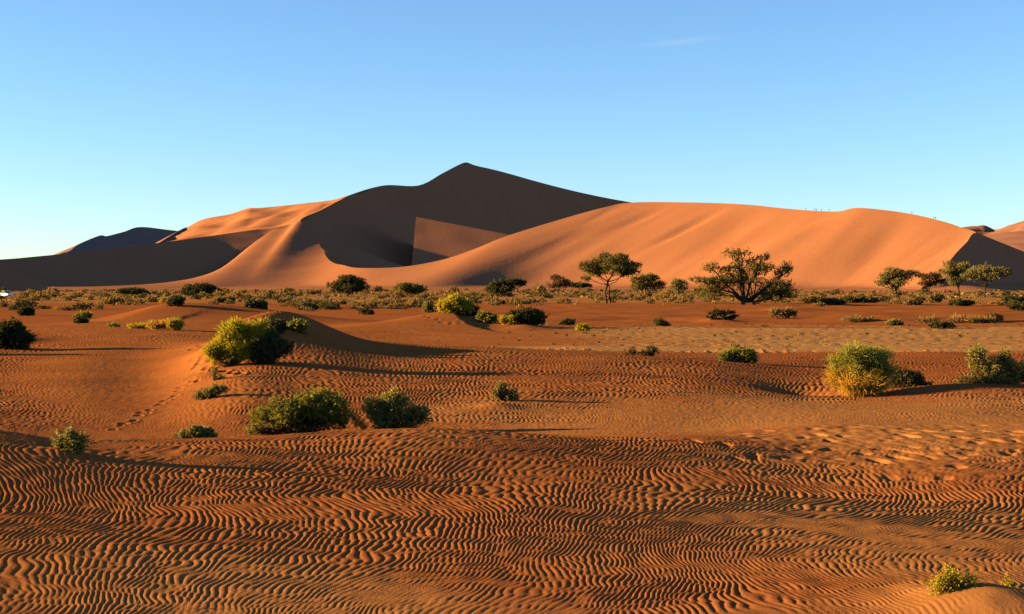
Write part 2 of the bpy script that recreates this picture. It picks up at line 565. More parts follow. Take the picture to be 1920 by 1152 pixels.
# ------------------------------------------------------------------ ground sheet
def build_ground():
    du = 0.00074
    half = 0.465
    nd = int(half / du) // 4 * 4
    dense = np.arange(-nd, nd + 1) * du
    out = half + np.concatenate([np.linspace(.004, .25, 16) , np.linspace(.32, 1.2, 8)])
    out = out[: len(out) // 4 * 4]
    u_full = np.concatenate([-out[::-1], dense, out])
    rows = np.concatenate([
        np.array([-400, -200, -100, -50, -25, -12, -6, 0, 3, 5, 7]), np.arange(8, 12.4, .10),
        np.arange(12.4, 20, .032), np.arange(20, 30, .070), np.arange(30, 45, .11), np.arange(45, 75, .21),
        np.arange(75, 130, .5), np.arange(130, 260, 1.6), np.arange(260, 800, 12), np.linspace(800, 6500, 30)])
    verts, loops, starts = [], [], []
    nv = nl = 0
    prev = None
    for r, Y in enumerate(rows):
        step = 1 if Y < 75 and Y > 12 else (2 if Y < 260 and Y > 8 else 4)
        u = u_full[::step]
        x = u * math.sqrt(Y * Y + 16.0)
        base = nv
        verts.append(np.stack([x, np.full_like(x, Y)], 1))
        nv += len(u)
        if prev is not None:
            pb, ps, pn = prev
            if ps == step:
                a = pb + np.arange(pn - 1)
                b_ = base + np.arange(pn - 1)
                q = np.stack([a, a + 1, b_ + 1, b_], 1)
            elif ps < step:
                k = np.arange(len(u) - 1)
                f = step // ps
                q = np.concatenate([(pb + f * k)[:, None] + np.arange(f + 1), (base + k + 1)[:, None], (base + k)[:, None]], 1)
            else:
                k = np.arange(pn - 1)
                f = ps // step
                q = np.concatenate([(pb + k)[:, None], (pb + k + 1)[:, None], (base + f * k)[:, None] + np.arange(f, -1, -1)], 1)
            loops.append(q.ravel())
            starts.append(nl + np.arange(len(q)) * q.shape[1])
            nl += q.size
        prev = (base, step, len(u))
    v = np.concatenate(verts)
    x, y = v[:, 0], v[:, 1]
    z = relief(x.copy(), y.copy()) + detail(x, y)
    me = mesh_from("ground", np.stack([x, y, z], 1), np.concatenate(loops), np.concatenate(starts))
    px = px_of(x, y)
    n = N1(x / 9, y / 9)
    st = N3(x / 22, y / 2.4)
    n2 = N2(x / 2.2, y / 3)
    # what the soil is made of: pale clay pan, coarse tan grit, dark red dust
    pan = smooth(950, 1330, px + 40 * n + (y - 80) * 3) * smooth(67.0, 71.0, y + 1.1 * n2) * (1 - smooth(96, 110, y + 4 * n + 1.5 * n2)) * np.clip(.86 + .22 * st, .3, 1)
    pan = np.maximum(pan, .9 * smooth(860, 980, px) * smooth(66, 67.5, y) * (1 - smooth(71.5, 73.5, y + .5 * n2)))
    pan = np.maximum(pan, .9 * smooth(1030, 1120, px + 20 * n) * smooth(93, 96, y) * (1 - smooth(100, 105, y + n)))
    pan = np.maximum(pan, .42 * smooth(225, 260, y + 6 * n))
    tan = smooth(1150, 1600, px + 120 * n) * smooth(20, 26, y + n) * (1 - smooth(38.5, 41, y + .5 * n2)) * .85
    tan = np.maximum(tan, .75 * (1 - smooth(13.6, 15.2, y + .5 * n)) * smooth(-100, 500, px))
    tan = np.maximum(tan, .6 * smooth(14, 15, y) * (1 - smooth(18, 21, y)) * smooth(700, 1500, px))
    tan = np.maximum(tan, .6 * smooth(760, 1000, px + 60 * n) * smooth(27, 29, y) * (1 - smooth(36, 40, y + n2)))
    red = smooth(1180, 1280, px) * smooth(46, 50, y) * (1 - smooth(64, 67, y)) * .7
    red = np.maximum(red, smooth(1550, 1700, px) * np.exp(-((y - 40.0) / 1.4) ** 2) * .8)
    red = np.maximum(red, .55 * smooth(104, 110, y) * (1 - smooth(200, 240, y)))
    red = np.maximum(red, .5 * np.clip(n, 0, 1) * (y < 30))
    at = me.attributes.new("soil", 'FLOAT_COLOR', 'POINT')
    at.data.foreach_set("color", np.stack([pan, tan, red, np.ones_like(x)], 1).astype(np.float32).ravel())
    o = link("ground", me, M_GROUND, kind="structure")
    return o


build_ground()


# ------------------------------------------------------------------ the big dunes
class Dune:
    def __init__(self):
        self.v, self.l, self.s = [], [], []
        self.nv = self.nl = 0

    def sheet(self, rails, n=10, m=40, prof=1.0, rough=0.0, warp=None, cubic=False):
        R = [cr(r, n) for r in rails]
        k = len(R[0])
        ts = np.linspace(0, 1, m)
        g = np.zeros((k, m, 3))
        seg = len(R) - 1
        for j, t in enumerate(ts):
            i = min(int(t * seg), seg - 1)
            f = t * seg - i
            g[:, j] = R[i] * (1 - f) + R[i + 1] * f
            if seg == 1:
                g[:, j, 2] = R[0][:, 2] + (R[1][:, 2] - R[0][:, 2]) * (1 - (1 - f) ** prof)
        if cubic:
            for _ in range(12):
                g[:, 2:-1] = .25 * g[:, 1:-2] + .5 * g[:, 2:-1] + .25 * g[:, 3:]
            for j in range(1, m):
                w = int(ts[j] * 34)
                if w >= 2:
                    kern = np.hanning(2 * w + 3)[1:-1]
                    kern /= kern.sum()
                    for c in range(3):
                        g[:, j, c] = np.convolve(np.pad(g[:, j, c], w, mode='reflect', reflect_type='odd'), kern, 'valid')
        if warp is not None:
            ss, tt = np.meshgrid(np.linspace(0, 1, k), ts, indexing='ij')
            g[:, :, 2] += warp(ss, tt, g)
        if rough:
            e = np.sin(np.pi * np.clip(ts, 0, 1)) ** .5
            es = np.clip(np.sin(np.pi * np.linspace(0, 1, k)) * 4, 0, 1)
            g[:, :, 2] += rough * N1(g[:, :, 0] / 60, g[:, :, 1] / 90) * e[None, :] * es[:, None]
        idx = self.nv + np.arange(k * m).reshape(k, m)
        q = np.stack([idx[:-1, :-1], idx[1:, :-1], idx[1:, 1:], idx[:-1, 1:]], -1).reshape(-1, 4)
        # keep normals up
        a, b_, c = (g.reshape(-1, 3)[q[:, i] - self.nv] for i in (0, 1, 2))
        if np.mean(np.cross(b_ - a, c - a)[:, 2]) < 0:
            q = q[:, ::-1]
        self.v.append(g.reshape(-1, 3))
        self.l.append(q.ravel())
        self.s.append(self.nl + 4 * np.arange(len(q)))
        self.nv += k * m
        self.nl += q.size
        return g

    def build(self, name, mat):
        me = mesh_from(name, np.concatenate(self.v), np.concatenate(self.l), np.concatenate(self.s))
        return link(name, me, mat, kind="structure")


def PP(*pts):
    return [P(*p) for p in pts]


def GZ(pts, z=-1.0):
    return [(px2x(a, b), b, z) for a, b in pts]


def off(pts, dx, dy, z):
    return [(p[0] + dx, p[1] + dy, z) for p in pts]


# --- long lit dune on the right with its dark slip face
front_top = PP((105, 549, 900), (180, 540, 960), (330, 526, 1050), (420, 503, 1150), (460, 468, 1240), (505, 436, 1370), (545, 421, 1440),
               (562, 415, 1420), (590, 445, 1320), (605, 470, 1220), (620, 490, 1120), (650, 500, 1040), (690, 503, 1000), (760, 500, 990),
               (830, 487, 1000), (890, 467, 1015), (950, 443, 1035), (1050, 412, 1070), (1130, 390, 1090), (1185, 380, 1095), (1300, 380, 1050),
               (1400, 384, 1000), (1480, 392, 960), (1565, 397, 910), (1610, 390, 880), (1700, 400, 850), (1770, 416, 820), (1805, 428, 800),
               (1830, 437, 775), (1812, 455, 740), (1790, 478, 710), (1776, 500, 680), (1780, 522, 650))
front_foot = GZ([(60, 900), (120, 900), (250, 930), (330, 940), (380, 950), (420, 960), (450, 970), (470, 975), (500, 980), (530, 980), (560, 980),
                 (590, 970), (640, 940), (690, 920), (740, 905), (775, 900), (810, 900), (855, 908), (895, 918), (930, 925), (990, 935), (1050, 930),
                 (1140, 909), (1241, 863), (1290, 833), (1395, 805), (1499, 783), (1560, 765), (1607, 746), (1630, 717), (1652, 693), (1684, 669),
                 (1732, 644)], 1.5)
front_apron = []
for i_, p_ in enumerate(front_foot):
    w_ = max(0.0, 1 - max(0, i_ - 27) / 6)
    front_apron.append((p_[0] - 90 * w_ - 3, p_[1] - 130 * w_ - 16, -1.5))


def front_warp(s, t, g):
    X, Y = g[..., 0], g[..., 1]
    e = np.sin(np.pi * np.clip(t * 1.7, 0, 1)) ** .8
    # long, low swells that run up the slope
    p0, q0 = X * .63 + Y * .776, -X * .776 + Y * .63
    w = N1(q0 / 55, p0 / 420) * 1.0 + N2(q0 / 22, p0 / 170) * .36 + N3(q0 / 9, p0 / 80) * .05
    w = w * .75 * (.15 + .85 * smooth(-60, 110, X))
    for px, py, Y0, L, W, h in [(1205, 428, 1045, 30, 6, -2.6), (1282, 446, 985, 32, 5.5, -2.6), (1335, 420, 1000, 32, 5.5, -2.4), (1265, 412, 1040, 28, 6, -1.3)]:
        cx = px2x(px, Y0)
        a = math.radians(40)
        dx, dy = X - cx, Y - Y0
        p_, q_ = dx * math.cos(a) + dy * math.sin(a), -dx * math.sin(a) + dy * math.cos(a)
        w = w + h * np.exp(-(p_ / L) ** 2 - (q_ / W) ** 2)
    return w * e


d = Dune()
d.sheet([front_top, front_foot, front_apron], 12, 90, 1.0, warp=front_warp, cubic=True)
d.sheet([front_top[12:29], off(front_top[12:29], 70, 190, -4)], 8, 12)
lee_top = PP((1731, 540, 644), (1780, 522, 650), (1776, 500, 680), (1790, 478, 710), (1812, 455, 740), (1830, 437, 775), (1868, 456, 830), (1920, 477, 890), (2010, 502, 980))
lee_bot = PP((1731, 544, 638), (1800, 534, 650), (1839, 531, 678), (1905, 529, 702), (1968, 521, 736), (2028, 518, 770), (2050, 522, 830), (2070, 524, 890), (2150, 525, 980))
d.sheet([lee_top, lee_bot], 10, 24)
d.sheet([lee_bot, off(lee_bot, 10, -60, -4)], 10, 12)
d.build("right_dune", M_DUNE)

# --- the tall dune with the dark bowl
ridge_pts = PP((690, 503, 1000), (650, 500, 1040), (620, 490, 1120), (605, 470, 1220), (590, 445, 1320), (562, 415, 1420), (600, 395, 1520), (632, 380, 1610), (656, 366, 1700), (720, 348, 1770), (785, 348, 1820), (830, 325, 1870), (861, 309, 1906), (875, 305, 1920), (893, 311, 1940), (940, 322, 1990), (1030, 347, 2090),
               (1110, 366, 2190), (1185, 380, 2300), (1300, 398, 2450), (1500, 425, 2600))
shoulder, bottom = [], []
fixed = {6: P(632, 421, 1478), 7: P(690, 420, 1572)}
small = [(20, 10, 9), (25, 8, 9), (40, 8, 9), (75, 5, 11), (105, 0, 14)]
floor_z = {5: 17, 6: 19, 7: 20}
for i, p in enumerate(ridge_pts):
    s0 = fixed.get(i, p)
    if i < 5:
        b0 = (p[0] + small[i][0], p[1] + small[i][1], small[i][2])
    else:
        zf = floor_z.get(i, 5)
        run = (s0[2] - zf) / math.tan(math.radians(24 if i in floor_z else 30))
        b0 = (s0[0] + .86 * run, s0[1] - (.5 if i > 7 else .3) * run, zf)
    bottom.append(b0)
    shoulder.append(s0 if i in fixed else tuple(.86 * a + .14 * b for a, b in zip(p, b0)))
d = Dune()
d.sheet([ridge_pts, shoulder, bottom], 10, 60, rough=.5)
d.sheet([bottom, off(bottom, 200, -40, 0)], 6, 6)
wtop = PP((290, 460, 2150), (345, 430, 2100), (380, 412, 2060), (430, 402, 2000), (465, 391, 1960), (490, 390, 1930), (560, 383, 1850), (620, 376, 1760), (656, 366, 1700))
wbot = PP((240, 490, 1500), (300, 480, 1480), (340, 475, 1460), (390, 470, 1450), (430, 460, 1445), (460, 455, 1440), (510, 445, 1440), (545, 427, 1432), (562, 415, 1420))
d.sheet([wtop, wbot], 12, 40, rough=2.0)
d.sheet([wtop, off(wtop, -40, 400, 0)], 6, 8)
d.sheet([ridge_pts[8:], [(p[0] - 260, p[1] + 200, 0) for p in ridge_pts[8:]]], 6, 10)
d.build("peak_dune", M_DUNE)

# spur inside the bowl that still catches the sun
d = Dune()
A_, B_, C_ = P(780, 407, 1500), P(958, 441, 1472), P(774, 476, 1370)
up = [A_, tuple(a * .5 + b * .5 for a, b in zip(A_, B_)), B_, tuple(b + (b - a) * .5 for a, b in zip(A_, B_))]
dn = [(p[0] + 6, p[1] - 175, max(p[2] - 56, -20)) for p in up]
dn[0] = tuple(a + 1.4 * (c - a) for a, c in zip(A_, C_))
d.sheet([up, dn], 20, 30, rough=.15)
d.sheet([up, [(p[0] + 60, p[1] + 90, p[2] - 60) for p in up]], 20, 6)
d.sheet([[up[0], dn[0]], off([up[0], dn[0]], -4, 150, 20)], 10, 4)
d.build("spur_dune", M_DUNE)

# --- dark dune on the left
l_top = PP((-350, 505, 800), (-200, 500, 870), (0, 487, 950), (60, 482, 985), (170, 471, 1060), (310, 454, 1190), (400, 442, 1290), (470, 432, 1370), (522, 426, 1445))
l_bot = PP((-180, 552, 760), (-60, 552, 820), (105, 549, 900), (180, 540, 960), (330, 526, 1050), (420, 503, 1150), (460, 468, 1240), (505, 436, 1370), (545, 421, 1440))
d = Dune()
d.sheet([l_top, l_bot], 12, 30, rough=.4)
d.sheet([l_top, [(p[0] - 230, p[1] - 10, -4) for p in l_top]], 8, 10)
d.build("left_dune", M_DUNE)

n_top = PP((-1000, 300, 720), (-600, 360, 715), (-300, 425, 700), (-100, 468, 690), (0, 496, 680), (60, 523, 675), (108, 550, 672))  # unseen left end added tall so that its shadow darkens the visible face
n_bot = GZ([(-1000, 560), (-600, 565), (-300, 575), (-100, 585), (0, 595), (60, 615), (108, 650)])
d = Dune()
d.sheet([n_top, n_bot], 10, 30, rough=.5)
d.sheet([n_top, [(p[0] - 120, p[1] + 120, -4) for p in n_top]], 8, 8)
d.build("corner_dune", M_DUNE)

# --- distant dunes
d = Dune()
t_top = PP((292, 459, 1700), (345, 428, 2000), (356, 431, 2020))
t_bot = PP((332, 468, 1700), (381, 450, 1950), (392, 452, 2020))
d.sheet([t_top, t_bot], 10, 12)
d.sheet([t_top, [(p[0] - 60, p[1] + 10, p[2] - 30) for p in t_top]], 10, 6)
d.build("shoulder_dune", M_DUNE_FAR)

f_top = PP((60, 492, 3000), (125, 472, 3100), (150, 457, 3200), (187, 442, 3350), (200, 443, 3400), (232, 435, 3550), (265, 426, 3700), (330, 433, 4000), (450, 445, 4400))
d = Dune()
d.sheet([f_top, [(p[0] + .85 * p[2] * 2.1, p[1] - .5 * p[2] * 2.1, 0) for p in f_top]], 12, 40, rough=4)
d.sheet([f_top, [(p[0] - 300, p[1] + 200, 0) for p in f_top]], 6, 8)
d.build("distant_dune", M_RIDGE_HAZE)

r_top = PP((1700, 445, 2450), (1795, 428, 2400), (1830, 424, 2380), (1850, 428, 2360), (1866, 431, 2300), (1890, 424, 2250), (1920, 414, 2200), (2020, 385, 2150), (2200, 370, 2100))
r_bot = GZ([(1500, 1700), (1560, 1650), (1600, 1600), (1640, 1580), (1680, 1560), (1720, 1550), (1760, 1540), (1850, 1530), (2000, 1500)])
d = Dune()
d.sheet([r_top, r_bot], 12, 30, rough=3)
d.sheet([r_top, [(p[0] + 120, p[1] + 200, 0) for p in r_top]], 6, 8)
c_top = PP((1825, 425, 2320), (1846, 423, 2320), (1866, 432, 2320))
c_bot = PP((1832, 428, 2280), (1848, 436, 2240), (1868, 434, 2290))
d.sheet([c_top, c_bot], 8, 8)
g_top = PP((1800, 446, 1820), (1850, 440, 1790), (1920, 433, 1750), (2050, 425, 1700))
g_bot = PP((1850, 470, 1500), (1890, 462, 1480), (1935, 459, 1470), (2060, 455, 1450))
d.sheet([g_top, g_bot], 10, 16, rough=.8)
d.sheet([g_bot, [(p[0] - 50, p[1] - 240, p[2] - 45) for p in g_bot]], 10, 16, rough=.8)
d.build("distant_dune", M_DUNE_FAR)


# ------------------------------------------------------------------ vegetation tools
def leaf_mat(name, c1, c2, translucent=.25, low=None, vary=.55):
    """foliage: attribute 'tint' x = leaf-to-leaf change, y = share of the second (dry) colour"""
    m, nt, b = new_mat(name)
    at = nt.nodes.new("ShaderNodeAttribute")
    at.attribute_name = "tint"
    sp = nt.nodes.new("ShaderNodeSeparateColor")
    nt.links.new(at.outputs["Color"], sp.inputs[0])
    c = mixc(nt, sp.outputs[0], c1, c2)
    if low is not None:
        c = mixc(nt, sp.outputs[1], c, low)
    b.inputs["Roughness"].default_value = .75
    nt.links.new(c, b.inputs["Base Color"])
    if translucent:
        tr = nt.nodes.new("ShaderNodeBsdfTranslucent")
        nt.links.new(c, tr.inputs[0])
        mx = nt.nodes.new("ShaderNodeMixShader")
        mx.inputs[0].default_value = translucent
        out = nt.nodes["Material Output"]
        nt.links.new(b.outputs[0], mx.inputs[1])
        nt.links.new(tr.outputs[0], mx.inputs[2])
        nt.links.new(mx.outputs[0], out.inputs[0])
    return m


def plain_mat(name, c, c2=None, scale=8, rough=.85):
    m, nt, b = new_mat(name)
    b.inputs["Roughness"].default_value = rough
    v = coords(nt)
    nt.links.new(mixc(nt, ramp(nt, noise(nt, scale, 4, .6, v), .3, .7), c, c2 or tuple(.6 * q for q in c)), b.inputs["Base Color"])
    return m


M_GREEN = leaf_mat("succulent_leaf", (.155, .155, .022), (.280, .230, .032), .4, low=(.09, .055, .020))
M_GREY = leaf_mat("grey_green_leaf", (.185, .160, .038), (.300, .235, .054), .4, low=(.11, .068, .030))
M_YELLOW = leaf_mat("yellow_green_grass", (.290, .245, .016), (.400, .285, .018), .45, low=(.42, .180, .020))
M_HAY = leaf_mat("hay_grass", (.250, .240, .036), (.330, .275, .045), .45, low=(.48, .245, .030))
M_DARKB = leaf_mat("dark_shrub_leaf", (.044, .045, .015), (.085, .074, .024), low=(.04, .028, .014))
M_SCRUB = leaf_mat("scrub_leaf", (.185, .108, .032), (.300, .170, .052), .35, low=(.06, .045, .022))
M_ACACIA = leaf_mat("acacia_leaf", (.085, .078, .018), (.140, .112, .030), .35)
M_ACACIA2 = leaf_mat("pale_acacia_leaf", (.150, .120, .036), (.225, .170, .052), .35)
M_BROWNT = leaf_mat("brown_tree_leaf", (.070, .040, .018), (.105, .058, .026), .3)
M_BARK = plain_mat("bark", (.055, .034, .022), (.030, .018, .013), 3)
M_TWIG = plain_mat("dry_twig", (.085, .042, .024), (.045, .020, .014), 6)
M_DEAD = plain_mat("dead_wood", (.10, .052, .034), (.050, .022, .016), 5)


class Leaves:
    def __init__(self):
        self.v, self.t = [], []

    def add(self, c, d, l, w, tint, dry):
        """n quads: centre, direction, length, width"""
        n = len(c)
        if n == 0:
            return
        d = d / (np.linalg.norm(d, axis=1, keepdims=True) + 1e-9)
        r = rng.normal(size=(n, 3))
        s = np.cross(d, r)
        s /= np.linalg.norm(s, axis=1, keepdims=True) + 1e-9
        l = np.broadcast_to(np.asarray(l, float), (n,))[:, None]
        w = np.broadcast_to(np.asarray(w, float), (n,))[:, None]
        a, b = c - d * l * .5, c + d * l * .5
        q = np.stack([a - s * w * .3, a + s * w * .3, b + s * w * .5 - d * l * .2, b - s * w * .5], 1)
        self.v.append(q.reshape(-1, 3))
        t = np.stack([np.clip(tint, 0, 1), np.clip(dry, 0, 1), np.zeros(n), np.ones(n)], 1)
        self.t.append(np.repeat(t, 4, 0))

    def build(self, name):
        v = np.concatenate(self.v)
        n = len(v) // 4
        me = mesh_from(name, v, np.arange(4 * n), 4 * np.arange(n), False)
        at = me.attributes.new("tint", 'FLOAT_COLOR', 'POINT')
        at.data.foreach_set("color", np.concatenate(self.t).astype(np.float32).ravel())
        return me


def sphere_dirs(n):
    d = rng.normal(size=(n, 3))
    return d / np.linalg.norm(d, axis=1, keepdims=True)


def scruffy(lobes, k=4):
    out = []
    for l in lobes:
        l = list(l)
        out.append((l[0], l[1], l[2], l[3] * .70, l[4] * .70, l[5] * .72))
        for _ in range(k):
            d = sphere_dirs(1)[0]
            d[2] = abs(d[2]) if random.random() < .75 else d[2]
            f = random.uniform(.28, .52)
            out.append((l[0] + d[0] * l[3] * .85, l[1] + d[1] * l[4] * .85, l[2] + d[2] * l[5] * .85, l[3] * f, l[4] * f, l[5] * f * random.uniform(.8, 1.3)))
    return out


def lobe_cloud(L, lobes, nspr, per, spr, ll, lw, dry0=0.0, dry1=0.0, up=.35, shell=.16, zmin=0.0, inner=.25):
    """sprigs of leaves spread over the skin (and partly the inside) of ellipsoid lobes (x, y, z, rx, ry, rz)"""
    lobes = np.asarray(lobes, float)
    ar = (lobes[:, 3] * lobes[:, 4] + lobes[:, 3] * lobes[:, 5] + lobes[:, 4] * lobes[:, 5])
    which = rng.choice(len(lobes), nspr, p=ar / ar.sum())
    lb = lobes[which]
    d = sphere_dirs(nspr)
    r = 1 - np.abs(rng.normal(size=nspr)) * shell
    ins = rng.random(nspr) < inner
    r[ins] = rng.random(ins.sum()) ** .5
    # bumpy outline
    r *= 1 + .20 * np.sin(d[:, 0] * 5 + which * 2.1) * np.cos(d[:, 2] * 6 + d[:, 1] * 4 + which) + .13 * rng.normal(size=nspr)
    c = lb[:, :3] + d * r[:, None] * lb[:, 3:]
    keep = c[:, 2] > zmin
    c, d = c[keep], d[keep]
    n = len(c)
    sd = d + np.array([0, 0, up]) + rng.normal(size=(n, 3)) * .35
    sd /= np.linalg.norm(sd, axis=1, keepdims=True)
    tint = rng.random(n)
    top = lobes[:, 2].max() + lobes[:, 5].max()
    c2 = np.repeat(c, per, 0) + np.repeat(sd, per, 0) * (rng.random(n * per) * spr)[:, None] + rng.normal(size=(n * per, 3)) * spr * .22
    d2 = np.repeat(sd, per, 0) + rng.normal(size=(n * per, 3)) * .7
    t2 = np.repeat(tint, per) * .6 + rng.random(n * per) * .4
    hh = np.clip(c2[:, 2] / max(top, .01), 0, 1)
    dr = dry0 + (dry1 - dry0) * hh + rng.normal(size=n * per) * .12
    L.add(c2, d2, ll * (.7 + .6 * rng.random(n * per)), lw * (.7 + .6 * rng.random(n * per)), t2, dr)


def blade_cloud(L, lobes, n, bl, bw, dry_low=1.0, dry_high=0.0, zmin=0.0, droop=.35, split=.5):
    """fine grass blades growing out of ellipsoid lobes; each blade is two bent quads"""
    lobes = np.asarray(lobes, float)
    ar = lobes[:, 3] * lobes[:, 5]
    lb = lobes[rng.choice(len(lobes), n, p=ar / ar.sum())]
    d = sphere_dirs(n)
    d[:, 2] = np.abs(d[:, 2]) * (rng.random(n) > .2) + d[:, 2] * 0
    r = 1 - np.abs(rng.normal(size=n)) * .25
    c = lb[:, :3] + d * r[:, None] * lb[:, 3:]
    keep = c[:, 2] > zmin
    c, d = c[keep], d[keep]
    n = len(c)
    sd = d * .8 + np.array([0, 0, .7]) + rng.normal(size=(n, 3)) * .45
    sd /= np.linalg.norm(sd, axis=1, keepdims=True)
    l = bl * (.5 + rng.random(n))
    top = (lobes[:, 2] + lobes[:, 5]).max()
    hh = np.clip(c[:, 2] / top, 0, 1)
    x = np.clip((hh - split) / .25 + .5 + .25 * rng.normal(size=n), 0, 1)
    dry = dry_low * (1 - x) + dry_high * x
    t = rng.random(n)
    L.add(c - sd * l[:, None] * .25, sd, l * .55, bw, t, dry)
    e = sd - np.array([0, 0, droop]) + rng.normal(size=(n, 3)) * .2
    L.add(c + sd * l[:, None] * .02 + e * l[:, None] * .25, e, l * .55, bw, t, dry)


class Tubes:
    def __init__(self):
        self.v, self.f = [], []
        self.n = 0

    def tube(self, pts, radii, sides=6):
        pts = [Vector(p) for p in pts]
        prev = None
        for i, p in enumerate(pts):
            a = pts[min(i + 1, len(pts) - 1)] - pts[max(i - 1, 0)]
            q = a.to_track_quat('Z', 'Y')
            base = self.n
            for k in range(sides):
                an = 2 * math.pi * k / sides
                self.v.append(tuple(p + q @ Vector((math.cos(an) * radii[i], math.sin(an) * radii[i], 0))))
            self.n += sides
            if prev is not None:
                for k in range(sides):
                    self.f.append((prev + k, prev + (k + 1) % sides, base + (k + 1) % sides, base + k))
            prev = base
        self.v.append(tuple(pts[-1]))
        for k in range(sides):
            self.f.append((prev + k, prev + (k + 1) % sides, self.n))
        self.n += 1

    def build(self, name):
        me = bpy.data.meshes.new(name)
        me.from_pydata(self.v, [], self.f)
        me.polygons.foreach_set("use_smooth", [True] * len(me.polygons))
        me.update()
        return me


def limb(T, a, b, r0, r1, bend=.12, seg=5, sides=6, sag=0.0):
    a, b = Vector(a), Vector(b)
    L_ = (b - a).length
    o1 = Vector((random.uniform(-1, 1), random.uniform(-1, 1), random.uniform(-.5, 1))) * bend * L_
    pts = []
    for i in range(seg + 1):
        t = i / seg
        p = a.lerp(b, t) + o1 * math.sin(math.pi * t) + Vector((0, 0, -sag * L_ * math.sin(math.pi * t)))
        if 0 < i < seg:
            p += Vector((random.uniform(-1, 1), random.uniform(-1, 1), random.uniform(-1, 1))) * .03 * L_
        pts.append(p)
    T.tube(pts, [r0 + (r1 - r0) * i / seg for i in range(seg + 1)], sides)
    return pts


def root(name, loc, label, cat, group=None):
    e = bpy.data.objects.new(name, None)
    e.empty_display_size = .2
    COL.objects.link(e)
    e.location = loc
    return tag(e, label, cat, group)


def place(px, py=None, Y=None):
    if Y is None:
        return solve_ground(px, py)
    x = px2x(px, Y)
    return (x, Y, ground_z(x, Y))


def lobes_px(Y, px0, base_py, spec):
    """photo-sized lobes -> metres round the plant's base: spec (px, py, rx, rz[, dy, ry])"""
    k = Y / FP
    out = []
    for q in spec:
        dy = q[4] if len(q) > 4 else 0.0
        ry = q[5] if len(q) > 5 else q[2] * .9
        out.append(((q[0] - px0) * k, dy * k, (base_py - q[1]) * k, q[2] * k, ry * k, q[3] * k))
    return out


def stems_for(T, lobes, r, n=None):
    for lb in lobes:
        for _ in range(n or 3):
            d = sphere_dirs(1)[0]
            p = np.array(lb[:3]) + d * np.array(lb[3:]) * random.uniform(.7, 1.2)
            p[2] = max(p[2], .05)
            limb(T, (random.uniform(-1, 1) * .15 * lb[3], random.uniform(-1, 1) * .15 * lb[4], -.05), p, r, r * .35, .12, 4, 5)


def bush(name, px, py, spec, label, mat, kind='leaf', n=900, per=9, Y=None, cat='bush', ll=.05, lw=.026, spr=.12, dry0=.5, dry1=.0,
         stem=.012, stem_mat=None, bw=.010, bl=.35, split=.5, group=None, base_py=None, shell=.16, inner=.25, dry_low=1.0, dry_high=0.0, up=.35):
    if Y is not None and Y > 60:
        py, Y = max(q[1] + q[3] for q in spec) - .5, None
        px = sum(q[0] for q in spec) / len(spec)
    x, yy, z = place(px, py, Y)
    k = yy / FP
    if base_py is None:
        base_py = HZ + (HC - z) / yy * FP
    lobes = lobes_px(yy, px, base_py, spec)
    low = min(l[2] - l[5] for l in lobes)
    if low > 0 or max(l[2] for l in lobes) < .05:
        lobes = [(l[0], l[1], l[2] - low - .02, l[3], l[4], l[5]) for l in lobes]
    e = root(name, (x, yy, z), label, cat, group)
    lobes = scruffy(lobes)
    L = Leaves()
    if kind == 'leaf':
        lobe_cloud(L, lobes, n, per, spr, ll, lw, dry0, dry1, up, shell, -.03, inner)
    else:
        blade_cloud(L, lobes, n, bl, bw, dry_low, dry_high, -.05, split=split)
    link('foliage' if kind == 'leaf' else 'blades', L.build('foliage'), mat, e)
    if stem:
        T = Tubes()
        stems_for(T, lobes, stem)
        link('stem', T.build('stem'), stem_mat or M_TWIG, e)
    return e


# ------------------------------------------------------------------ bushes near the camera
bush('succulent_bush', 565, None, [(502, 792, 30, 24, 0, 26), (540, 780, 36, 32, 4, 30), (590, 768, 36, 32, 8, 34), (628, 768, 34, 30, 10, 34),
                                   (575, 788, 50, 26, 4, 34), (480, 806, 14, 12, -4, 14), (622, 790, 36, 22, 8, 30)],
     'large dense green bush with two humps behind the rippled foreground crest', M_GREEN, n=1900, per=9, Y=31.0, ll=.05, lw=.026, spr=.10, stem=.016)
bush('succulent_bush', 742, None, [(712, 772, 24, 22, 0, 22), (748, 764, 34, 24, 4, 28), (778, 782, 20, 20, 4, 22), (745, 790, 40, 18, 2, 26), (738, 748, 18, 10, 2, 14)],
     'greyish green bush just right of the large two humped bush', M_GREY, n=1300, per=9, Y=31.2, ll=.05, lw=.024, spr=.11, stem=.016)
bush('grass_tuft', 670, None, [(668, 785, 10, 16), (682, 792, 10, 10)], 'thin straw coloured tuft between the two big green bushes', M_HAY, 'blade', n=260, Y=31.3,
     cat='grass tuft', bl=.22, bw=.008, stem=0)
bush('succulent_bush', 368, None, [(345, 812, 10, 9), (372, 806, 16, 11), (392, 810, 11, 10)],
     'small low green bush on the crest left of the large green bush', M_GREY, n=420, per=8, Y=29.5, ll=.05, lw=.028, spr=.08)
bush('sprawling_shrub', 132, None, [(116, 835, 11, 14, 0, 10), (136, 826, 12, 15, 0, 12), (150, 832, 10, 18, 0, 10), (132, 845, 20, 9, 0, 14)],
     'knobbly shrub with pale green tips on the left foreground ridge', M_GREY, n=300, per=9, Y=20.0, ll=.035, lw=.020, spr=.09, stem=.012, shell=.35)
bush('rounded_bush', 22, None, [(24, 631, 31, 22, 0, 28), (40, 637, 22, 17, 0, 24), (4, 638, 24, 18, 0, 24)],
     'large round dark bush at the left edge casting a long shadow', M_DARKB, n=1900, per=7, Y=68.5, ll=.10, lw=.05, spr=.16, stem=.03)
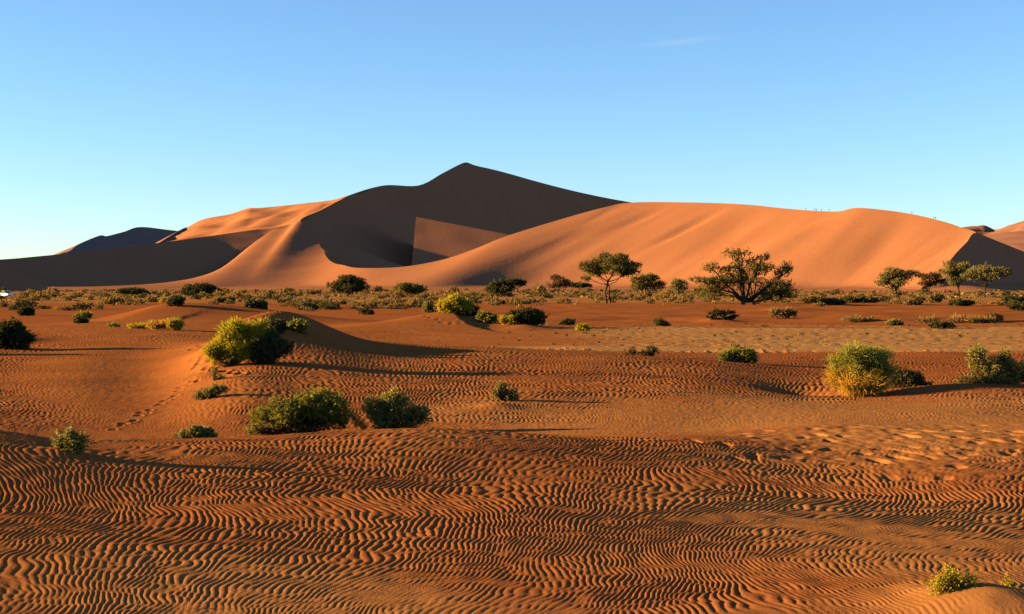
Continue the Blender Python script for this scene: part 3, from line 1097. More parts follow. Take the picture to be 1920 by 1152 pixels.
bush('rounded_bush', -75, None, [(-78, 655, 40, 26, 0, 30), (-50, 662, 26, 18, 0, 26)],
     'second dark bush just outside the left edge with its shadow on the sand', M_DARKB, n=900, per=7, Y=58.0, ll=.12, lw=.06, spr=.16, stem=.03)
bush('yellow_clump', 432, 688, [(404, 668, 20, 20, 2, 18), (416, 660, 20, 26, 4, 18), (486, 640, 18, 22, 26, 18), (438, 642, 28, 34, 14, 24), (468, 628, 28, 28, 30, 24), (448, 668, 28, 20, -2, 18), (424, 638, 22, 24, 14, 20),
                               (470, 655, 20, 22, 12, 16)],
     'tall yellow green clump on the sand mound in the left middle', M_YELLOW, 'blade', n=8500, cat='grass clump', bl=.36, bw=.016, split=.10,
     dry_low=.75, dry_high=0, stem=.015)
bush('dark_bush', 490, 682, [(480, 662, 20, 20, 0, 20), (500, 650, 22, 22, 8, 20), (520, 654, 18, 16, 14, 20), (498, 668, 26, 14, 0, 20)],
     'dark leafy bush behind the tall yellow green clump', M_DARKB, n=1600, per=8, ll=.07, lw=.035, spr=.14, stem=.02)
bush('low_shrub', 400, 746, [(388, 738, 12, 8), (408, 732, 12, 10), (372, 744, 8, 4)], 'small dark shrub with a long thin shadow below the yellow clump', M_GREY, n=260,
     per=8, ll=.05, lw=.025, spr=.10, shell=.3)
bush('thin_plant', 402, 714, [(402, 700, 4, 11), (412, 710, 10, 4)], 'spindly upright plant beside the animal tracks', M_GREY, n=60, per=7, cat='plant', ll=.05, lw=.02,
     spr=.10, shell=.5)
bush('low_shrub', 946, 752, [(934, 738, 10, 9), (958, 741, 12, 11), (941, 724, 9, 4)], 'small pale shrub alone in the middle of the rippled sand', M_GREY, n=330, per=8,
     ll=.045, lw=.024, spr=.08, shell=.25)
bush('hay_clump', 1614, None, [(1590, 712, 34, 26, 0, 28), (1630, 714, 44, 26, -2, 30), (1610, 728, 60, 14, -6, 34), (1592, 682, 32, 22, 0, 26), (1632, 684, 36, 22, 4, 26),
                               (1608, 666, 26, 14, 2, 20), (1650, 700, 28, 26, 6, 22), (1640, 668, 18, 10, 4, 14)],
     'big round grass clump, straw yellow below and green on top', M_HAY, 'blade', n=8000, Y=40.2, cat='grass clump', bl=.46, bw=.0125, split=.50, stem=.01)
bush('dark_bush', 1705, None, [(1688, 712, 18, 18), (1712, 718, 22, 13), (1735, 726, 14, 8)], 'low dark bush tucked behind the right side of the big hay clump', M_DARKB, n=620,
     per=8, Y=41.6, ll=.06, lw=.03, spr=.13)
bush('succulent_bush', 1852, None, [(1838, 690, 24, 30, 0, 24), (1830, 668, 14, 16, 0, 14), (1870, 700, 28, 26, 4, 26), (1905, 698, 26, 24, 6, 24), (1850, 716, 50, 14, 0, 30),
                                    (1888, 676, 8, 16, 2, 8)],
     'wide dark bush with pale green tips at the right edge', M_GREY, n=1800, per=8, Y=41.0, ll=.06, lw=.03, spr=.14, stem=.02, dry0=.7, shell=.22)
bush('succulent_bush', 1384, None, [(1362, 672, 14, 13), (1385, 669, 18, 14), (1404, 672, 15, 13)],
     'compact yellow green bush on the sand right of the centre pan edge', M_GREEN, n=700, per=8, Y=54.0, ll=.07, lw=.035, spr=.14, stem=.02)
bush('dry_shrub', 1216, None, [(1216, 658, 16, 9), (1222, 655, 8, 8)], 'small dark dry shrub on the edge of the pale pan', M_DARKB, n=150, per=7, Y=58.5, ll=.07, lw=.03, spr=.14,
     shell=.4, stem=.012)
bush('dry_shrub', 1184, None, [(1183, 661, 12, 6)], 'tiny reddish twiggy shrub left of the dark dry shrub', M_BROWNT, n=60, per=6, Y=58.5, ll=.08, lw=.03, spr=.14, shell=.5, stem=.012)
bush('rounded_bush', 514, None, [(514, 615, 12, 8), (522, 617, 8, 6)], 'small round dark bush beyond the shadowed slope', M_DARKB, n=420, per=7, Y=82, ll=.12, lw=.06, spr=.18)
bush('succulent_bush', 552, None, [(540, 617, 8, 4), (556, 613, 9, 6), (566, 614, 6, 5)], 'short row of green shrub beside the small round dark bush', M_GREEN, n=330, per=7, Y=84,
     ll=.12, lw=.06, spr=.16)
bush('golden_clump', 315, None, [(290, 612, 18, 6), (312, 609, 20, 9), (332, 611, 16, 9)], 'low golden grass clump on the left sand swell', M_HAY, 'blade', n=2200, Y=81,
     cat='grass clump', bl=.40, bw=.028, split=.75, stem=0)
bush('grass_tuft', 258, None, [(258, 613, 16, 4)], 'pale green grass patch left of the low golden clump', M_YELLOW, 'blade', n=450, Y=81, cat='grass tuft', bl=.35, bw=.022, stem=0)
bush('low_shrub', 214, None, [(210, 611, 7, 2.5), (218, 612, 5, 2.5)], 'tiny dark plant on the left sand swell', M_GREY, n=60, per=6, Y=81, ll=.10, lw=.05, spr=.15, stem=0)
bush('succulent_bush', 156, None, [(150, 594, 9, 4), (160, 592, 8, 5)], 'small green bush on the near foot of the left hummock', M_GREEN, n=220, per=6, Y=137, ll=.2, lw=.10, spr=.25)
bush('low_shrub', 152, None, [(150, 604, 11, 3)], 'flat dark shrub just below the small green bush', M_DARKB, n=120, per=6, Y=118, ll=.2, lw=.10, spr=.25)
bush('rounded_bush', 47, None, [(46, 586, 11, 7), (54, 587, 8, 6)], 'round dark green bush on the flat at far left', M_DARKB, n=420, per=6, Y=146, ll=.2, lw=.10, spr=.25)
bush('golden_clump', 308, None, [(310, 564, 12, 5), (302, 566, 6, 4)], 'golden tuft on top of the left hummock', M_HAY, 'blade', n=600, Y=131, cat='grass clump', bl=.55, bw=.05, split=.7,
     stem=0)
bush('dark_bush', 333, None, [(333, 565, 12, 5), (325, 571, 8, 3)], 'dark low bush on the crest of the left hummock', M_DARKB, n=300, per=6, Y=131, ll=.2, lw=.10, spr=.25)
bush('succulent_bush', 850, None, [(836, 577, 14, 8), (855, 573, 20, 11), (872, 579, 14, 8)], 'bright green bush crowning the central sand mound', M_YELLOW, 'leaf', n=1300, per=7, Y=106,
     ll=.17, lw=.06, spr=.35, dry0=.2, up=.9, stem=.02)
bush('dark_bush', 878, None, [(868, 586, 14, 5), (884, 584, 10, 6)], 'dark bush under the right side of the bright green bush', M_DARKB, n=420, per=7, Y=105.2, ll=.16, lw=.08, spr=.25)
bush('rounded_bush', 804, None, [(802, 579, 10, 8), (810, 580, 7, 6)], 'grey shrub at the left foot of the central sand mound', M_GREY, n=330, per=7, Y=114, ll=.18, lw=.08, spr=.25)
bush('succulent_bush', 908, None, [(902, 594, 8, 6), (916, 599, 12, 6)], 'small green and dark bush on the right tail of the central mound', M_GREEN, n=320, per=7, Y=103, ll=.16, lw=.08,
     spr=.22)
bush('golden_clump', 946, None, [(944, 603, 9, 8), (954, 602, 8, 7)], 'yellow tuft at the left end of the arched dead shrub', M_YELLOW, 'blade', n=800, Y=101, cat='grass clump', bl=.45, bw=.035,
     stem=0)
bush('low_shrub', 1066, None, [(1060, 606, 7, 4), (1070, 606, 6, 4)], 'small shrub in the shadow of the arched dead shrub', M_DARKB, n=110, per=6, Y=111, ll=.16, lw=.08, spr=.22)
bush('succulent_bush', 1092, None, [(1088, 617, 8, 4), (1098, 617, 6, 3)], 'little yellow green bush at the pan edge', M_YELLOW, n=160, per=6, Y=99, ll=.14, lw=.07, spr=.2)
bush('low_shrub', 1240, None, [(1238, 607, 9, 5), (1248, 609, 6, 3)], 'small spiky shrub on the red sand bank', M_DARKB, n=150, per=6, Y=108, ll=.16, lw=.06, spr=.3, shell=.4)
bush('dry_grass', 1470, None, [(1466, 588, 16, 9), (1484, 586, 10, 7), (1452, 594, 9, 4)], 'pale dry grass in front of the sprawling acacia', M_SCRUB, 'blade', n=800, Y=150, cat='grass tuft',
     bl=.7, bw=.045, stem=0, dry_low=0)
bush('succulent_bush', 1768, None, [(1760, 612, 10, 4), (1776, 613, 9, 4)], 'dark green bush on the red bank at right', M_DARKB, n=240, per=6, Y=108, ll=.16, lw=.08, spr=.22)
bush('dry_grass', 1604, None, [(1600, 600, 20, 4), (1630, 601, 16, 3)], 'straw grass along the small orange sand ridge', M_SCRUB, 'blade', n=500, Y=124, cat='grass tuft', bl=.6, bw=.04, stem=0)
bush('low_shrub', 1676, None, [(1672, 607, 10, 4), (1684, 608, 8, 3)], 'grey shrub at the end of the small orange ridge', M_GREY, n=160, per=6, Y=114, ll=.16, lw=.08, spr=.22)
bush('dry_grass', 1792, None, [(1745, 601, 22, 4), (1800, 600, 30, 4), (1850, 602, 22, 4)], 'long band of straw grass on the red bank at right', M_SCRUB, 'blade', n=900, Y=128,
     cat='grass tuft', bl=.65, bw=.04, stem=0)
bush('low_shrub', 1862, None, [(1858, 598, 12, 5), (1870, 600, 8, 4)], 'brown shrub at the right end of the straw grass band', M_BROWNT, n=170, per=6, Y=125, ll=.18, lw=.08, spr=.25)
bush('rounded_bush', 1908, None, [(1905, 576, 14, 6), (1920, 577, 10, 6)], 'dark shrub at the right edge on the sand rise', M_DARKB, n=260, per=6, Y=175, ll=.25, lw=.12, spr=.3)
bush('low_shrub', 685, None, [(684, 586, 9, 4), (692, 588, 6, 3)], 'lone dark shrub on bare sand left of the central mound', M_BROWNT, n=160, per=6, Y=148, ll=.2, lw=.1, spr=.25)
bush('sprawling_shrub', 1785, None, [(1765, 1096, 16, 12, 0, 14), (1788, 1092, 18, 18, 0, 15), (1752, 1106, 10, 6, 0, 8), (1818, 1088, 14, 8, 3, 10), (1778, 1078, 7, 14, 2, 7)],
     'pale green plant on the orange sand mound at bottom right', M_YELLOW, n=230, per=7, Y=13.25, ll=.022, lw=.011, spr=.06, stem=.005, dry0=.1, shell=.4, cat='plant')
bush('thin_plant', 1890, None, [(1888, 1088, 4, 14), (1896, 1096, 8, 5)], 'thin green sprig right of the bottom right plant', M_YELLOW, n=60, per=7, Y=13.9, ll=.02, lw=.008,
     spr=.06, stem=.004, shell=.5, cat='plant')
bush('grass_tuft', 258, None, [(256, 1138, 8, 10)], 'wispy straw tuft at the bottom edge left of centre', M_SCRUB, 'blade', n=22, Y=13.2, cat='grass tuft', bl=.09, bw=.003, stem=0)
bush('grass_tuft', 348, None, [(350, 1136, 6, 10)], 'wispy straw tuft right of the other bottom edge tuft', M_SCRUB, 'blade', n=16, Y=13.3, cat='grass tuft', bl=.09, bw=.003, stem=0)


for px_, py_, w_, h_, lab_, mt_ in [
        (1560, 572, 22, 9, 'broad dark bush on the sand right of the sprawling acacia', M_DARKB), (1520, 556, 20, 9, 'pale mounded bush just right of the sprawling acacia', M_SCRUB),
        (1605, 562, 24, 8, 'dark spreading bush between the sprawling and the pale acacia', M_DARKB), (1632, 556, 18, 8, 'olive bush at the left foot of the pale round acacia', M_SCRUB),
        (1752, 562, 16, 12, 'tall straw coloured bush under the brown leaved acacia', M_SCRUB), (1800, 573, 22, 8, 'dark flat bush below the leaning pale acacia', M_DARKB),
        (1712, 572, 16, 7, 'olive bush on the near edge of the right hand scrub', M_SCRUB), (1902, 546, 16, 9, 'black looking bush on the sand rise right of the pale acacias', M_DARKB),
        (480, 578, 14, 6, 'dark bush in the scrub behind the left hummock slope', M_DARKB), (575, 581, 18, 7, 'dark bush in the near scrub left of centre', M_DARKB),
        (618, 577, 16, 6, 'olive bush in the near scrub left of the central mound', M_SCRUB), (420, 556, 16, 8, 'pale bush right of the wide low dark tree', M_SCRUB)]:
    bush('scrub_bush', px_, py_, [(px_ - w_ * .3, py_ - h_ * .45, w_ * .7, h_ * .6), (px_ + w_ * .4, py_ - h_ * .4, w_ * .6, h_ * .5)], lab_, mt_, n=420, per=6, ll=.30, lw=.15,
         spr=.35, stem=.02)


# dead things
def dead_shrub(name, px, Y, w, h, n, label, mat=M_TWIG, r=.012, cat='dead shrub'):
    x, yy, z = place(px, None, Y)
    k = Y / FP
    e = root(name, (x, yy, z), label, cat)
    for _ in range(n):
        T = Tubes()
        b = (random.uniform(-1, 1) * w * k * .5, random.uniform(-1, 1) * w * k * .3, random.uniform(.5, 1) * h * k)
        pts = limb(T, (random.uniform(-.1, .1) * w * k, 0, -.03), b, r, r * .4, .15, 5, 5)
        for _j in range(3):
            a = pts[random.randint(2, 4)]
            limb(T, a, a + Vector((random.uniform(-1, 1), random.uniform(-1, 1), random.uniform(.2, 1))) * h * k * .35, r * .5, r * .25, .1, 3, 4)
        link('branch', T.build('branch'), mat, e)
    return e


dead_shrub('dead_shrub', 28, 22.6, 34, 26, 5, 'leafless red brown twigs on the left crest nearest the edge', r=.006)
dead_shrub('dead_shrub', 62, 22.4, 34, 26, 6, 'leafless red brown twigs just left of the knobbly shrub', r=.006)

x_, y_, z_ = place(988, None, 100.5)
k_ = y_ / FP
arch = root('arched_shrub', (x_, y_, z_), 'dark arched mound of dead branches right of the yellow tuft', 'dead shrub')
for i in range(16):
    T = Tubes()
    a0 = (random.uniform(-34, 30) * k_, random.uniform(-12, 12) * k_, 0)
    b0 = (min(a0[0] + random.uniform(10, 22) * k_, 34 * k_), random.uniform(-12, 12) * k_, random.uniform(2, 14) * k_)
    mid = ((a0[0] + b0[0]) / 2, (a0[1] + b0[1]) / 2, random.uniform(16, 24) * k_)
    pts = cr([a0, mid, b0], 5)
    T.tube(pts, np.linspace(.07, .03, len(pts)), 5)
    link('branch', T.build('branch'), M_TWIG, arch)
L = Leaves()
lobe_cloud(L, lobes_px(y_, 988, HZ + (HC - z_) / y_ * FP, [(970, 594, 16, 7), (1000, 595, 18, 11), (985, 592, 20, 6)]), 750, 7, .25, .16, .08, .6, .3, shell=.15, inner=.1)
link('foliage', L.build('foliage'), M_DARKB, arch)

x_, y_, z_ = place(1348, None, 117)
k_ = y_ / FP
heap = root('branch_heap', (x_, y_, z_), 'heap of bleached and dark dead branches on the red sand', 'dead branches')
for i in range(22):
    T = Tubes()
    a0 = Vector((random.uniform(-30, 26) * k_, random.uniform(-14, 14) * k_, random.uniform(0, 5) * k_))
    dd = Vector((random.uniform(6, 18), random.uniform(-8, 8), random.uniform(-2, 11))) * k_
    limb(T, a0, a0 + dd, .11, .04, .10, 5, 6)
    link('branch', T.build('branch'), M_DEAD if i % 2 else M_TWIG, heap)
L = Leaves()
lobe_cloud(L, [(9 * k_, 0, 4 * k_, 22 * k_, 10 * k_, 8 * k_), (-4 * k_, 0, 6 * k_, 10 * k_, 8 * k_, 8 * k_)], 520, 6, .25, .18, .08, .5, .5, shell=.2)
link('litter', L.build('litter'), M_DARKB, heap)


# ------------------------------------------------------------------ trees
def tree(name, px, Y, top, lobes, label, mat, trunks=((0, .16),), n=1600, per=5, spr=.45, ll=.26, lw=.12, group=None, shell=.28, inner=.4, fork=.45, zlow=.3):
    x, yy, z = place(px, None, Y)
    k = yy / FP
    base_py = HZ + (HC - z) / yy * FP
    e = root(name, (x, yy, z), label, 'tree', group)
    lb = lobes_px(yy, px, base_py, lobes)
    rngx = [l[0] for l in lb]
    for ti, (dx, r) in enumerate(trunks):
        T = Tubes()
        mine = [l for i, l in enumerate(lb) if i % len(trunks) == ti] or lb
        cx = sum(l[0] for l in mine) / len(mine)
        cz = min(l[2] for l in mine)
        f = Vector((dx * k + (cx - dx * k) * .25, random.uniform(-.3, .3), max(.5, cz * fork)))
        pts = limb(T, (dx * k, 0, -.3), f, r * 1.25, r * .85, .05, 5, 8)
        for l in mine:
            c = Vector(l[:3]) - Vector((0, 0, l[5] * .3))
            lp = limb(T, f, c, r * .62, r * .25, .10, 6, 6)
            for _ in range(5):
                d = sphere_dirs(1)[0]
                q = Vector(l[:3]) + Vector((d[0] * l[3], d[1] * l[4], abs(d[2]) * l[5])) * .8
                limb(T, lp[random.randint(3, 6)], q, r * .22, r * .07, .12, 4, 5)
        link('trunk', T.build('trunk'), M_BARK, e)
    L = Leaves()
    lb = [(q[0], q[1], q[2], q[3], q[4], q[5]) for q in scruffy(lb, 5)]
    lobe_cloud(L, lb, n, per, spr, ll, lw, 0, 0, .5, shell, zlow, inner)
    link('crown', L.build('crown'), mat, e)
    return e


tree('acacia_tree', 1139, 228, 476, [(1102, 502, 20, 9, 0, 22), (1128, 492, 24, 12, 8, 26), (1155, 490, 28, 13, -6, 28), (1184, 500, 20, 9, 4, 22), (1150, 508, 28, 10, -16, 26),
                                     (1118, 512, 18, 8, 16, 20), (1176, 512, 20, 7, -10, 22), (1098, 524, 10, 4, 0, 10)],
     'flat topped acacia with two slender trunks in front of the big lit dune', M_ACACIA, ((-2, .17), (6, .12)), n=2300, fork=.72)
tree('acacia_tree', 1390, 212, 470, [(1385, 478, 24, 8, 0, 20), (1392, 497, 24, 12, 6, 24), (1428, 485, 13, 6, 0, 12), (1425, 508, 26, 15, 8, 26), (1468, 512, 20, 10, 0, 18),
                                     (1476, 502, 8, 8, 0, 8), (1334, 502, 14, 8, 0, 14), (1358, 508, 12, 7, 4, 12), (1325, 528, 30, 8, -4, 22), (1355, 530, 28, 12, 8, 26),
                                     (1390, 530, 30, 18, 14, 30), (1440, 538, 28, 16, -8, 26), (1475, 545, 22, 16, 6, 22), (1330, 550, 26, 10, 6, 22), (1450, 558, 34, 12, 10, 26)],
     'widest sprawling acacia with a thick forked trunk and ragged crown', M_ACACIA, ((0, .34), (26, .18)), n=2700, fork=.35, inner=.25)
tree('acacia_tree', 1208, 345, 518, [(1196, 530, 14, 9), (1216, 526, 18, 8), (1230, 538, 14, 10), (1200, 542, 18, 8), (1222, 524, 14, 5)],
     'small dark acacia between the flat topped and the sprawling acacia', M_ACACIA, ((0, .22),), n=1000, ll=.36, lw=.17, spr=.6)
tree('acacia_tree', 1048, 420, 517, [(1044, 523, 13, 5), (1056, 531, 12, 6), (1036, 536, 10, 4), (1050, 536, 14, 5)],
     'small open acacia left of the flat topped acacia', M_BROWNT, ((0, .2),), n=520, ll=.42, lw=.18, spr=.7)
tree('acacia_tree', 1272, 420, 525, [(1266, 533, 11, 6), (1278, 532, 12, 6), (1270, 541, 14, 6)], 'bushy little acacia left of the sprawling acacia', M_ACACIA2, ((0, .2),), n=520, ll=.42,
     lw=.2, spr=.7)
tree('acacia_tree', 1680, 360, 500, [(1676, 512, 18, 10), (1660, 522, 16, 9), (1698, 520, 16, 9), (1711, 514, 9, 6), (1680, 530, 26, 9), (1652, 533, 12, 6)],
     'pale round crowned acacia left of the dark slip face', M_ACACIA2, ((0, .26),), n=1500, ll=.36, lw=.17, spr=.6)
tree('acacia_tree', 1742, 420, 515, [(1732, 522, 12, 6), (1752, 520, 16, 7), (1745, 532, 18, 7)], 'brown leaved small acacia between the pale acacias', M_BROWNT, ((0, .2),), n=620, ll=.42,
     lw=.2, spr=.7)
tree('acacia_tree', 1797, 380, 493, [(1792, 501, 20, 8), (1780, 510, 18, 7), (1800, 518, 16, 10), (1790, 528, 18, 8)], 'pale acacia with leaning trunk against the dark slip face', M_ACACIA2,
     ((2, .25),), n=1300, ll=.38, lw=.18, spr=.6)
tree('acacia_tree', 1846, 355, 500, [(1828, 512, 20, 7), (1850, 507, 24, 7), (1872, 512, 18, 7), (1846, 520, 32, 8)], 'rightmost flat topped pale acacia', M_ACACIA2, ((0, .24),), n=1600, ll=.36,
     lw=.17, spr=.6)
tree('dense_tree', 652, 350, 521, [(640, 536, 20, 9), (662, 532, 22, 11), (652, 527, 20, 7), (672, 540, 16, 8), (630, 543, 12, 6), (654, 543, 24, 8)],
     'dense dark round tree below the curved dune bowl', M_DARKB, ((0, .3),), n=1700, ll=.36, lw=.18, spr=.6, shell=.2)
tree('dense_tree', 768, 370, 533, [(758, 542, 14, 7), (780, 544, 16, 7), (768, 546, 26, 8)], 'low double humped dark tree right of the dense round tree', M_ACACIA, ((0, .24),), n=1000, ll=.38,
     lw=.2, spr=.6, shell=.2)
tree('dense_tree', 940, 352, 527, [(932, 537, 14, 8), (950, 536, 16, 9), (940, 545, 24, 8)], 'dark broad tree left of the small open acacia', M_DARKB, ((0, .28),), n=1200, ll=.38, lw=.2, spr=.6,
     shell=.2)
tree('dense_tree', 970, 520, 524, [(966, 530, 10, 5), (976, 533, 10, 5)], 'little dark tree peeping out behind the broad dark tree', M_DARKB, ((0, .24),), n=420, ll=.5, lw=.26, spr=.8, shell=.2)
tree('dense_tree', 376, 360, 533, [(362, 546, 18, 9), (385, 543, 22, 9), (400, 548, 14, 6), (375, 551, 30, 7)], 'wide low dark tree on the pan below the left dune', M_DARKB, ((0, .28),), n=1500, ll=.38,
     lw=.2, spr=.6, shell=.2)
tree('dense_tree', 246, 372, 541, [(236, 548, 14, 5), (254, 548, 18, 5), (270, 551, 12, 3)], 'flat dark thicket under the long left shadow', M_DARKB, ((0, .2),), n=700, ll=.4, lw=.2, spr=.6,
     shell=.2)
tree('dense_tree', 540, 430, 541, [(540, 547, 10, 5), (534, 550, 8, 3)], 'tiny tree left of the dense round tree', M_ACACIA, ((0, .16),), n=300, ll=.4, lw=.2, spr=.6, shell=.2)
tree('dense_tree', 1086, 620, 530, [(1080, 536, 12, 4), (1096, 536, 10, 3)], 'dark hedge like tree beside the small open acacia', M_DARKB, ((0, .25),), n=420, ll=.6, lw=.3, spr=.9, shell=.2)


# ------------------------------------------------------------------ scrub across the pan
def scrub_spots():
    r = np.random.default_rng(21)
    out = []
    tries = 40000
    u = r.uniform(-.42, .42, tries)
    Y = np.sqrt(r.uniform(148 ** 2, 800 ** 2, tries))
    px = 960 + u * FP
    near = np.interp(px, [-200, 0, 160, 300, 420, 560, 740, 800, 900, 1000, 1100, 1300, 1480, 1560, 1800, 1920, 2100],
                     [152, 156, 150, 215, 205, 156, 152, 175, 168, 200, 222, 214, 206, 205, 205, 176, 170])
    x = u * Y
    n = N1(x / 30, Y / 34)
    n2_ = N2(x / 9, Y / 14)
    keep = (Y > near + 14 * n + 8 * n2_ + r.exponential(7, tries))
    dens = np.clip(.24 + .34 * n + .24 * n2_, .03, 1) * np.interp(Y, [150, 300, 500, 640, 800], [.80, .45, .30, .14, .05])
    keep &= r.random(tries) < dens
    return x[keep], Y[keep], r


sx, sy, r_ = scrub_spots()
sz = relief(sx.copy(), sy.copy())
ssc = np.exp(r_.normal(0, .32, len(sx))) * np.where(r_.random(len(sx)) < .12, 1.6, 1.0)
order = np.argsort(-ssc / sy)
pxs = 960 + sx / sy * FP
infr = (pxs > -10) & (pxs < 1930)
order = order[infr[order]]


def scrub_mesh(n, per, big):
    L = Leaves()
    lob = [(0, 0, .22, .55, .5, .32), (.35, .1, .18, .38, .35, .25), (-.35, -.1, .16, .36, .35, .22)]
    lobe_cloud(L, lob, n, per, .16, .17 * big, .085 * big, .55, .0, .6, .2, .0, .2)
    return L.build('scrub')


var = [scrub_mesh(70, 5, 1.0) for _ in range(5)]
dark = [scrub_mesh(70, 5, 1.0) for _ in range(2)]
for m_ in var:
    m_.materials.append(M_SCRUB)
for m_ in dark:
    m_.materials.append(M_DARKB)
NEAR_N = 285
ZX = [110, 200, 300, 460, 590, 710, 830, 900, 1000, 1085, 1180, 1290, 1500, 1640, 1720, 1775, 1818]
ZONES = ['beside the parked car', 'right of the parked car', 'near the flat dark thicket', 'near the wide low dark tree', 'near the tiny tree', 'near the dense round tree',
         'near the double humped tree', 'behind the central mound', 'near the dark broad tree', 'near the small open acacia', 'near the flat topped acacia',
         'near the small dark acacia', 'near the widest acacia', 'right of the widest acacia', 'near the pale round acacia', 'near the brown leaved acacia',
         'near the leaning acacia', 'near the rightmost acacia']
for c_, i in enumerate(order[:NEAR_N]):
    isd = (c_ * 7) % 9 < 2
    me = dark[c_ % 2] if isd else var[c_ % 5]
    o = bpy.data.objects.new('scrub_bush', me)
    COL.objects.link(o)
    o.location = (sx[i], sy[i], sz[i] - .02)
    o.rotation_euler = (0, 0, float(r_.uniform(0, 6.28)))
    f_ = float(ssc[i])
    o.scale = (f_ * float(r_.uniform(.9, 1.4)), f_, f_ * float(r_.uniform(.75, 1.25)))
    zone = ZONES[int(np.searchsorted(ZX, pxs[i]))]
    row_ = 'in near scrub' if sy[i] < 235 else 'farther back in scrub'
    lab = ('low dark green bush ' if isd else 'low pale straw olive bush ') + row_ + ' ' + zone
    tag(o, lab, 'bush', lab)
rest = np.setdiff1d(np.arange(len(sx)), order[:NEAR_N])
L = Leaves()
q = 15
for b0 in (0,):
    n = len(rest)
    d = sphere_dirs(n * q)
    d[:, 2] = np.abs(d[:, 2])
    sc_ = np.repeat(ssc[rest], q)
    c = np.stack([np.repeat(sx[rest], q), np.repeat(sy[rest], q), np.repeat(sz[rest], q)], 1)
    c += d * np.array([.6, .6, .45]) * sc_[:, None] * (.6 + .4 * rng.random(n * q))[:, None]
    dk = np.repeat((r_.random(n) < .30).astype(float), q)
    L.add(c, d + rng.normal(size=d.shape) * .5, .42 * sc_, .26 * sc_, np.repeat(r_.random(n), q), dk)
me = L.build('far_scrub')
link('far_scrub', me, M_SCRUB, kind='stuff')


# sparse dry stubble on the clay pan
r2_ = np.random.default_rng(5)
sy2 = r2_.uniform(70, 112, 260)
sx2 = px2x(r2_.uniform(930, 1990, 260), sy2)
sz2 = relief(sx2.copy(), sy2.copy())
L = Leaves()
q2 = 14
d = sphere_dirs(260 * q2)
d[:, 2] = np.abs(d[:, 2]) + .4
sc2 = np.repeat(np.exp(r2_.normal(-.55, .35, 260)), q2)
c = np.stack([np.repeat(sx2, q2), np.repeat(sy2, q2), np.repeat(sz2, q2)], 1) + d * np.array([.10, .10, .06]) * sc2[:, None]
L.add(c, d, .15 * sc2, .04 * sc2, r2_.random(260 * q2), np.repeat(r2_.random(260) < .5, q2) * 1.0)
link('pan_stubble', L.build('pan_stubble'), M_SCRUB, kind='stuff')


# ------------------------------------------------------------------ people on the skyline
M_CLOTH = [plain_mat("dark_clothes", (.03, .03, .04)), plain_mat("blue_clothes", (.04, .06, .12)), plain_mat("tan_clothes", (.18, .12, .08))]


def person_mesh(stride, lean):
    """one skinned figure, 1.75 m"""
    me = bpy.data.meshes.new('person')
    V = [(0, 0, .92), (0, lean * .3, 1.15), (0, lean * .5, 1.38), (0, lean * .6, 1.50), (0, lean * .75, 1.63), (0, lean * .8, 1.74),
         (-.10, 0, .88), (-.11, stride * .5, .48), (-.11, stride * .9, .06), (-.11, stride * .9 + .13, .03),
         (.10, 0, .88), (.11, -stride * .4, .48), (.11, -stride, .08), (.11, -stride + .12, .03),
         (-.19, lean * .5, 1.40), (-.24, lean * .4 - stride * .4, 1.14), (-.23, lean * .5 - stride * .5 + .1, .90),
         (.19, lean * .5, 1.40), (.24, lean * .4 + stride * .4, 1.14), (.23, lean * .5 + stride * .5 + .1, .90)]
    E = [(0, 1), (1, 2), (2, 3), (3, 4), (4, 5), (0, 6), (6, 7), (7, 8), (8, 9), (0, 10), (10, 11), (11, 12), (12, 13), (2, 14), (14, 15), (15, 16), (2, 17), (17, 18), (18, 19)]
    Rr = [.15, .15, .17, .06, .105, .08, .09, .065, .045, .035, .09, .065, .045, .035, .06, .045, .03, .06, .045, .03]
    me.from_pydata(V, E, [])
    o = bpy.data.objects.new('tmp', me)
    COL.objects.link(o)
    md = o.modifiers.new('skin', 'SKIN')
    for i, sv in enumerate(me.skin_vertices[0].data):
        sv.radius = (Rr[i], Rr[i])
        sv.use_root = (i == 0)
    ss = o.modifiers.new('sub', 'SUBSURF')
    ss.levels = ss.render_levels = 1
    dg = bpy.context.evaluated_depsgraph_get()
    out = bpy.data.meshes.new_from_object(o.evaluated_get(dg))
    bpy.data.objects.remove(o)
    return out


CREST = cr(front_top[19:28], 12)
CR_X = CREST[:, 0] / CREST[:, 1] * FP + 960
people = [(1511, 390.6, 1070, 'lone walker in dark clothes, leftmost on the dune skyline'), (1527, 393.3, 1066, 'walker in blue clothes, first of the close pair on the skyline'),
          (1530.5, 394, 1064, 'walker in dark clothes, second of the close pair on the skyline'), (1540, 395, 1060, 'walker in tan clothes just right of the close pair'),
          (1555, 396.3, 1054, 'walker in blue clothes at the dip before the second dune crest'), (1710, 401.7, 974, 'lone walker in dark clothes on the falling crest of the right dune'),
          (1751, 411.5, 943, 'walker in tan clothes, lower of the pair near the right end of the crest'), (1754.5, 412.3, 941, 'walker in blue clothes, upper of the pair near the right end of the crest')]
for i, (px, py, Y, lab) in enumerate(people):
    Y = float(np.interp(px, CR_X, CREST[:, 1]))
    zc = float(np.interp(px, CR_X, CREST[:, 2]))
    me = person_mesh(.18 + .05 * (i % 3), .05 + .03 * (i % 2))
    k_ = 1 if 'blue' in lab else (2 if 'tan' in lab else 0)
    o = link('person', me, M_CLOTH[k_])
    o.location = (px2x(px, Y), Y + .3, zc - .08)
    o.rotation_euler = (0, 0, math.radians(-70 + 25 * (i % 4)))
    tag(o, lab, 'person', 'walkers along the dune crest')


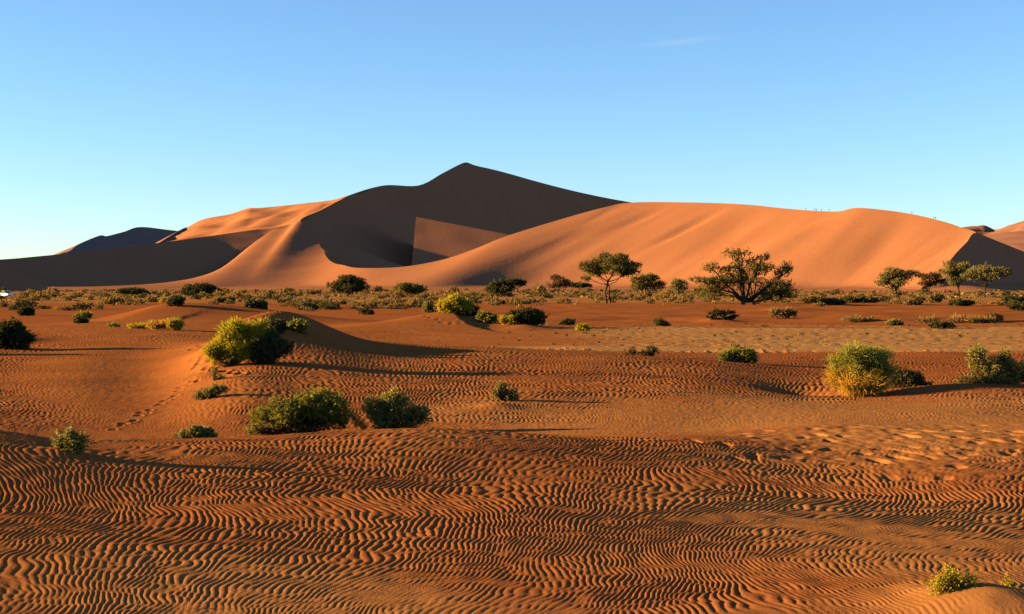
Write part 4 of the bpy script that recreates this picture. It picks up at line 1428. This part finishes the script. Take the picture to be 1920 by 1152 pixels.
# ------------------------------------------------------------------ parked car at the left edge
M_PAINT, nt_, b_ = new_mat("white_paint")
b_.inputs["Base Color"].default_value = (.75, .76, .78, 1)
b_.inputs["Roughness"].default_value = .45
b_.inputs["Specular IOR Level"].default_value = .3
M_GLASS, nt_, b_ = new_mat("car_glass")
b_.inputs["Base Color"].default_value = (.02, .025, .03, 1)
b_.inputs["Roughness"].default_value = .08
b_.inputs["Specular IOR Level"].default_value = .6
M_TYRE = plain_mat("tyre", (.02, .02, .02))


def loft_x(sections):
    """closed body lofted along x from y/z rings"""
    bm_v, bm_f = [], []
    for ring in sections:
        bm_v += ring
    k = len(sections[0])
    for i in range(len(sections) - 1):
        for j in range(k):
            bm_f.append((i * k + j, i * k + (j + 1) % k, (i + 1) * k + (j + 1) % k, (i + 1) * k + j))
    bm_f.append(tuple(range(k)))
    bm_f.append(tuple(range(len(bm_v) - 1, len(bm_v) - 1 - k, -1)))
    me = bpy.data.meshes.new('body')
    me.from_pydata(bm_v, [], bm_f)
    me.update()
    return me


def ring(x, w, z0, z1, ch=.10):
    return [(x, -w + ch, z0), (x, w - ch, z0), (x, w, z0 + ch), (x, w, z1 - ch), (x, w - ch, z1), (x, -w + ch, z1), (x, -w, z1 - ch), (x, -w, z0 + ch)]


x_, y_, z_ = place(12, None, 350)
car = root('parked_car', (x_, y_, z_), 'small white parked car with dark windows among the scrub at the left edge', 'car')
car.rotation_euler = (0, 0, math.radians(-42))
link('body', loft_x([ring(-2.05, .70, .40, .78), ring(-1.9, .82, .28, .95), ring(-.2, .86, .25, .98), ring(1.0, .86, .25, .96), ring(1.8, .80, .28, .88), ring(2.05, .68, .40, .72)]), M_PAINT, car)
link('cabin', loft_x([ring(-1.85, .70, .92, 1.05, .05), ring(-1.35, .66, .92, 1.45, .06), ring(.2, .66, .92, 1.50, .06), ring(1.0, .70, .92, 1.02, .04)]), M_GLASS, car)
link('car_roof', loft_x([ring(-1.38, .62, 1.44, 1.49, .02), ring(-.5, .64, 1.475, 1.535, .02), ring(.25, .62, 1.48, 1.53, .02)]), M_PAINT, car)
for wx_ in (-1.25, 1.3):
    for wy_ in (-.80, .80):
        T = Tubes()
        T.tube([(wx_, wy_ - .11, .32), (wx_, wy_ - .10, .32), (wx_, wy_ + .10, .32), (wx_, wy_ + .11, .32)], [.24, .32, .32, .24], 14)
        link('wheel', T.build('wheel'), M_TYRE, car)
for wy_ in (-.55, .55):
    link('headlight', loft_x([ring(1.98, .14, .60, .74, .03), ring(2.07, .12, .61, .73, .03)]), M_GLASS, car).location = (0, wy_, 0)
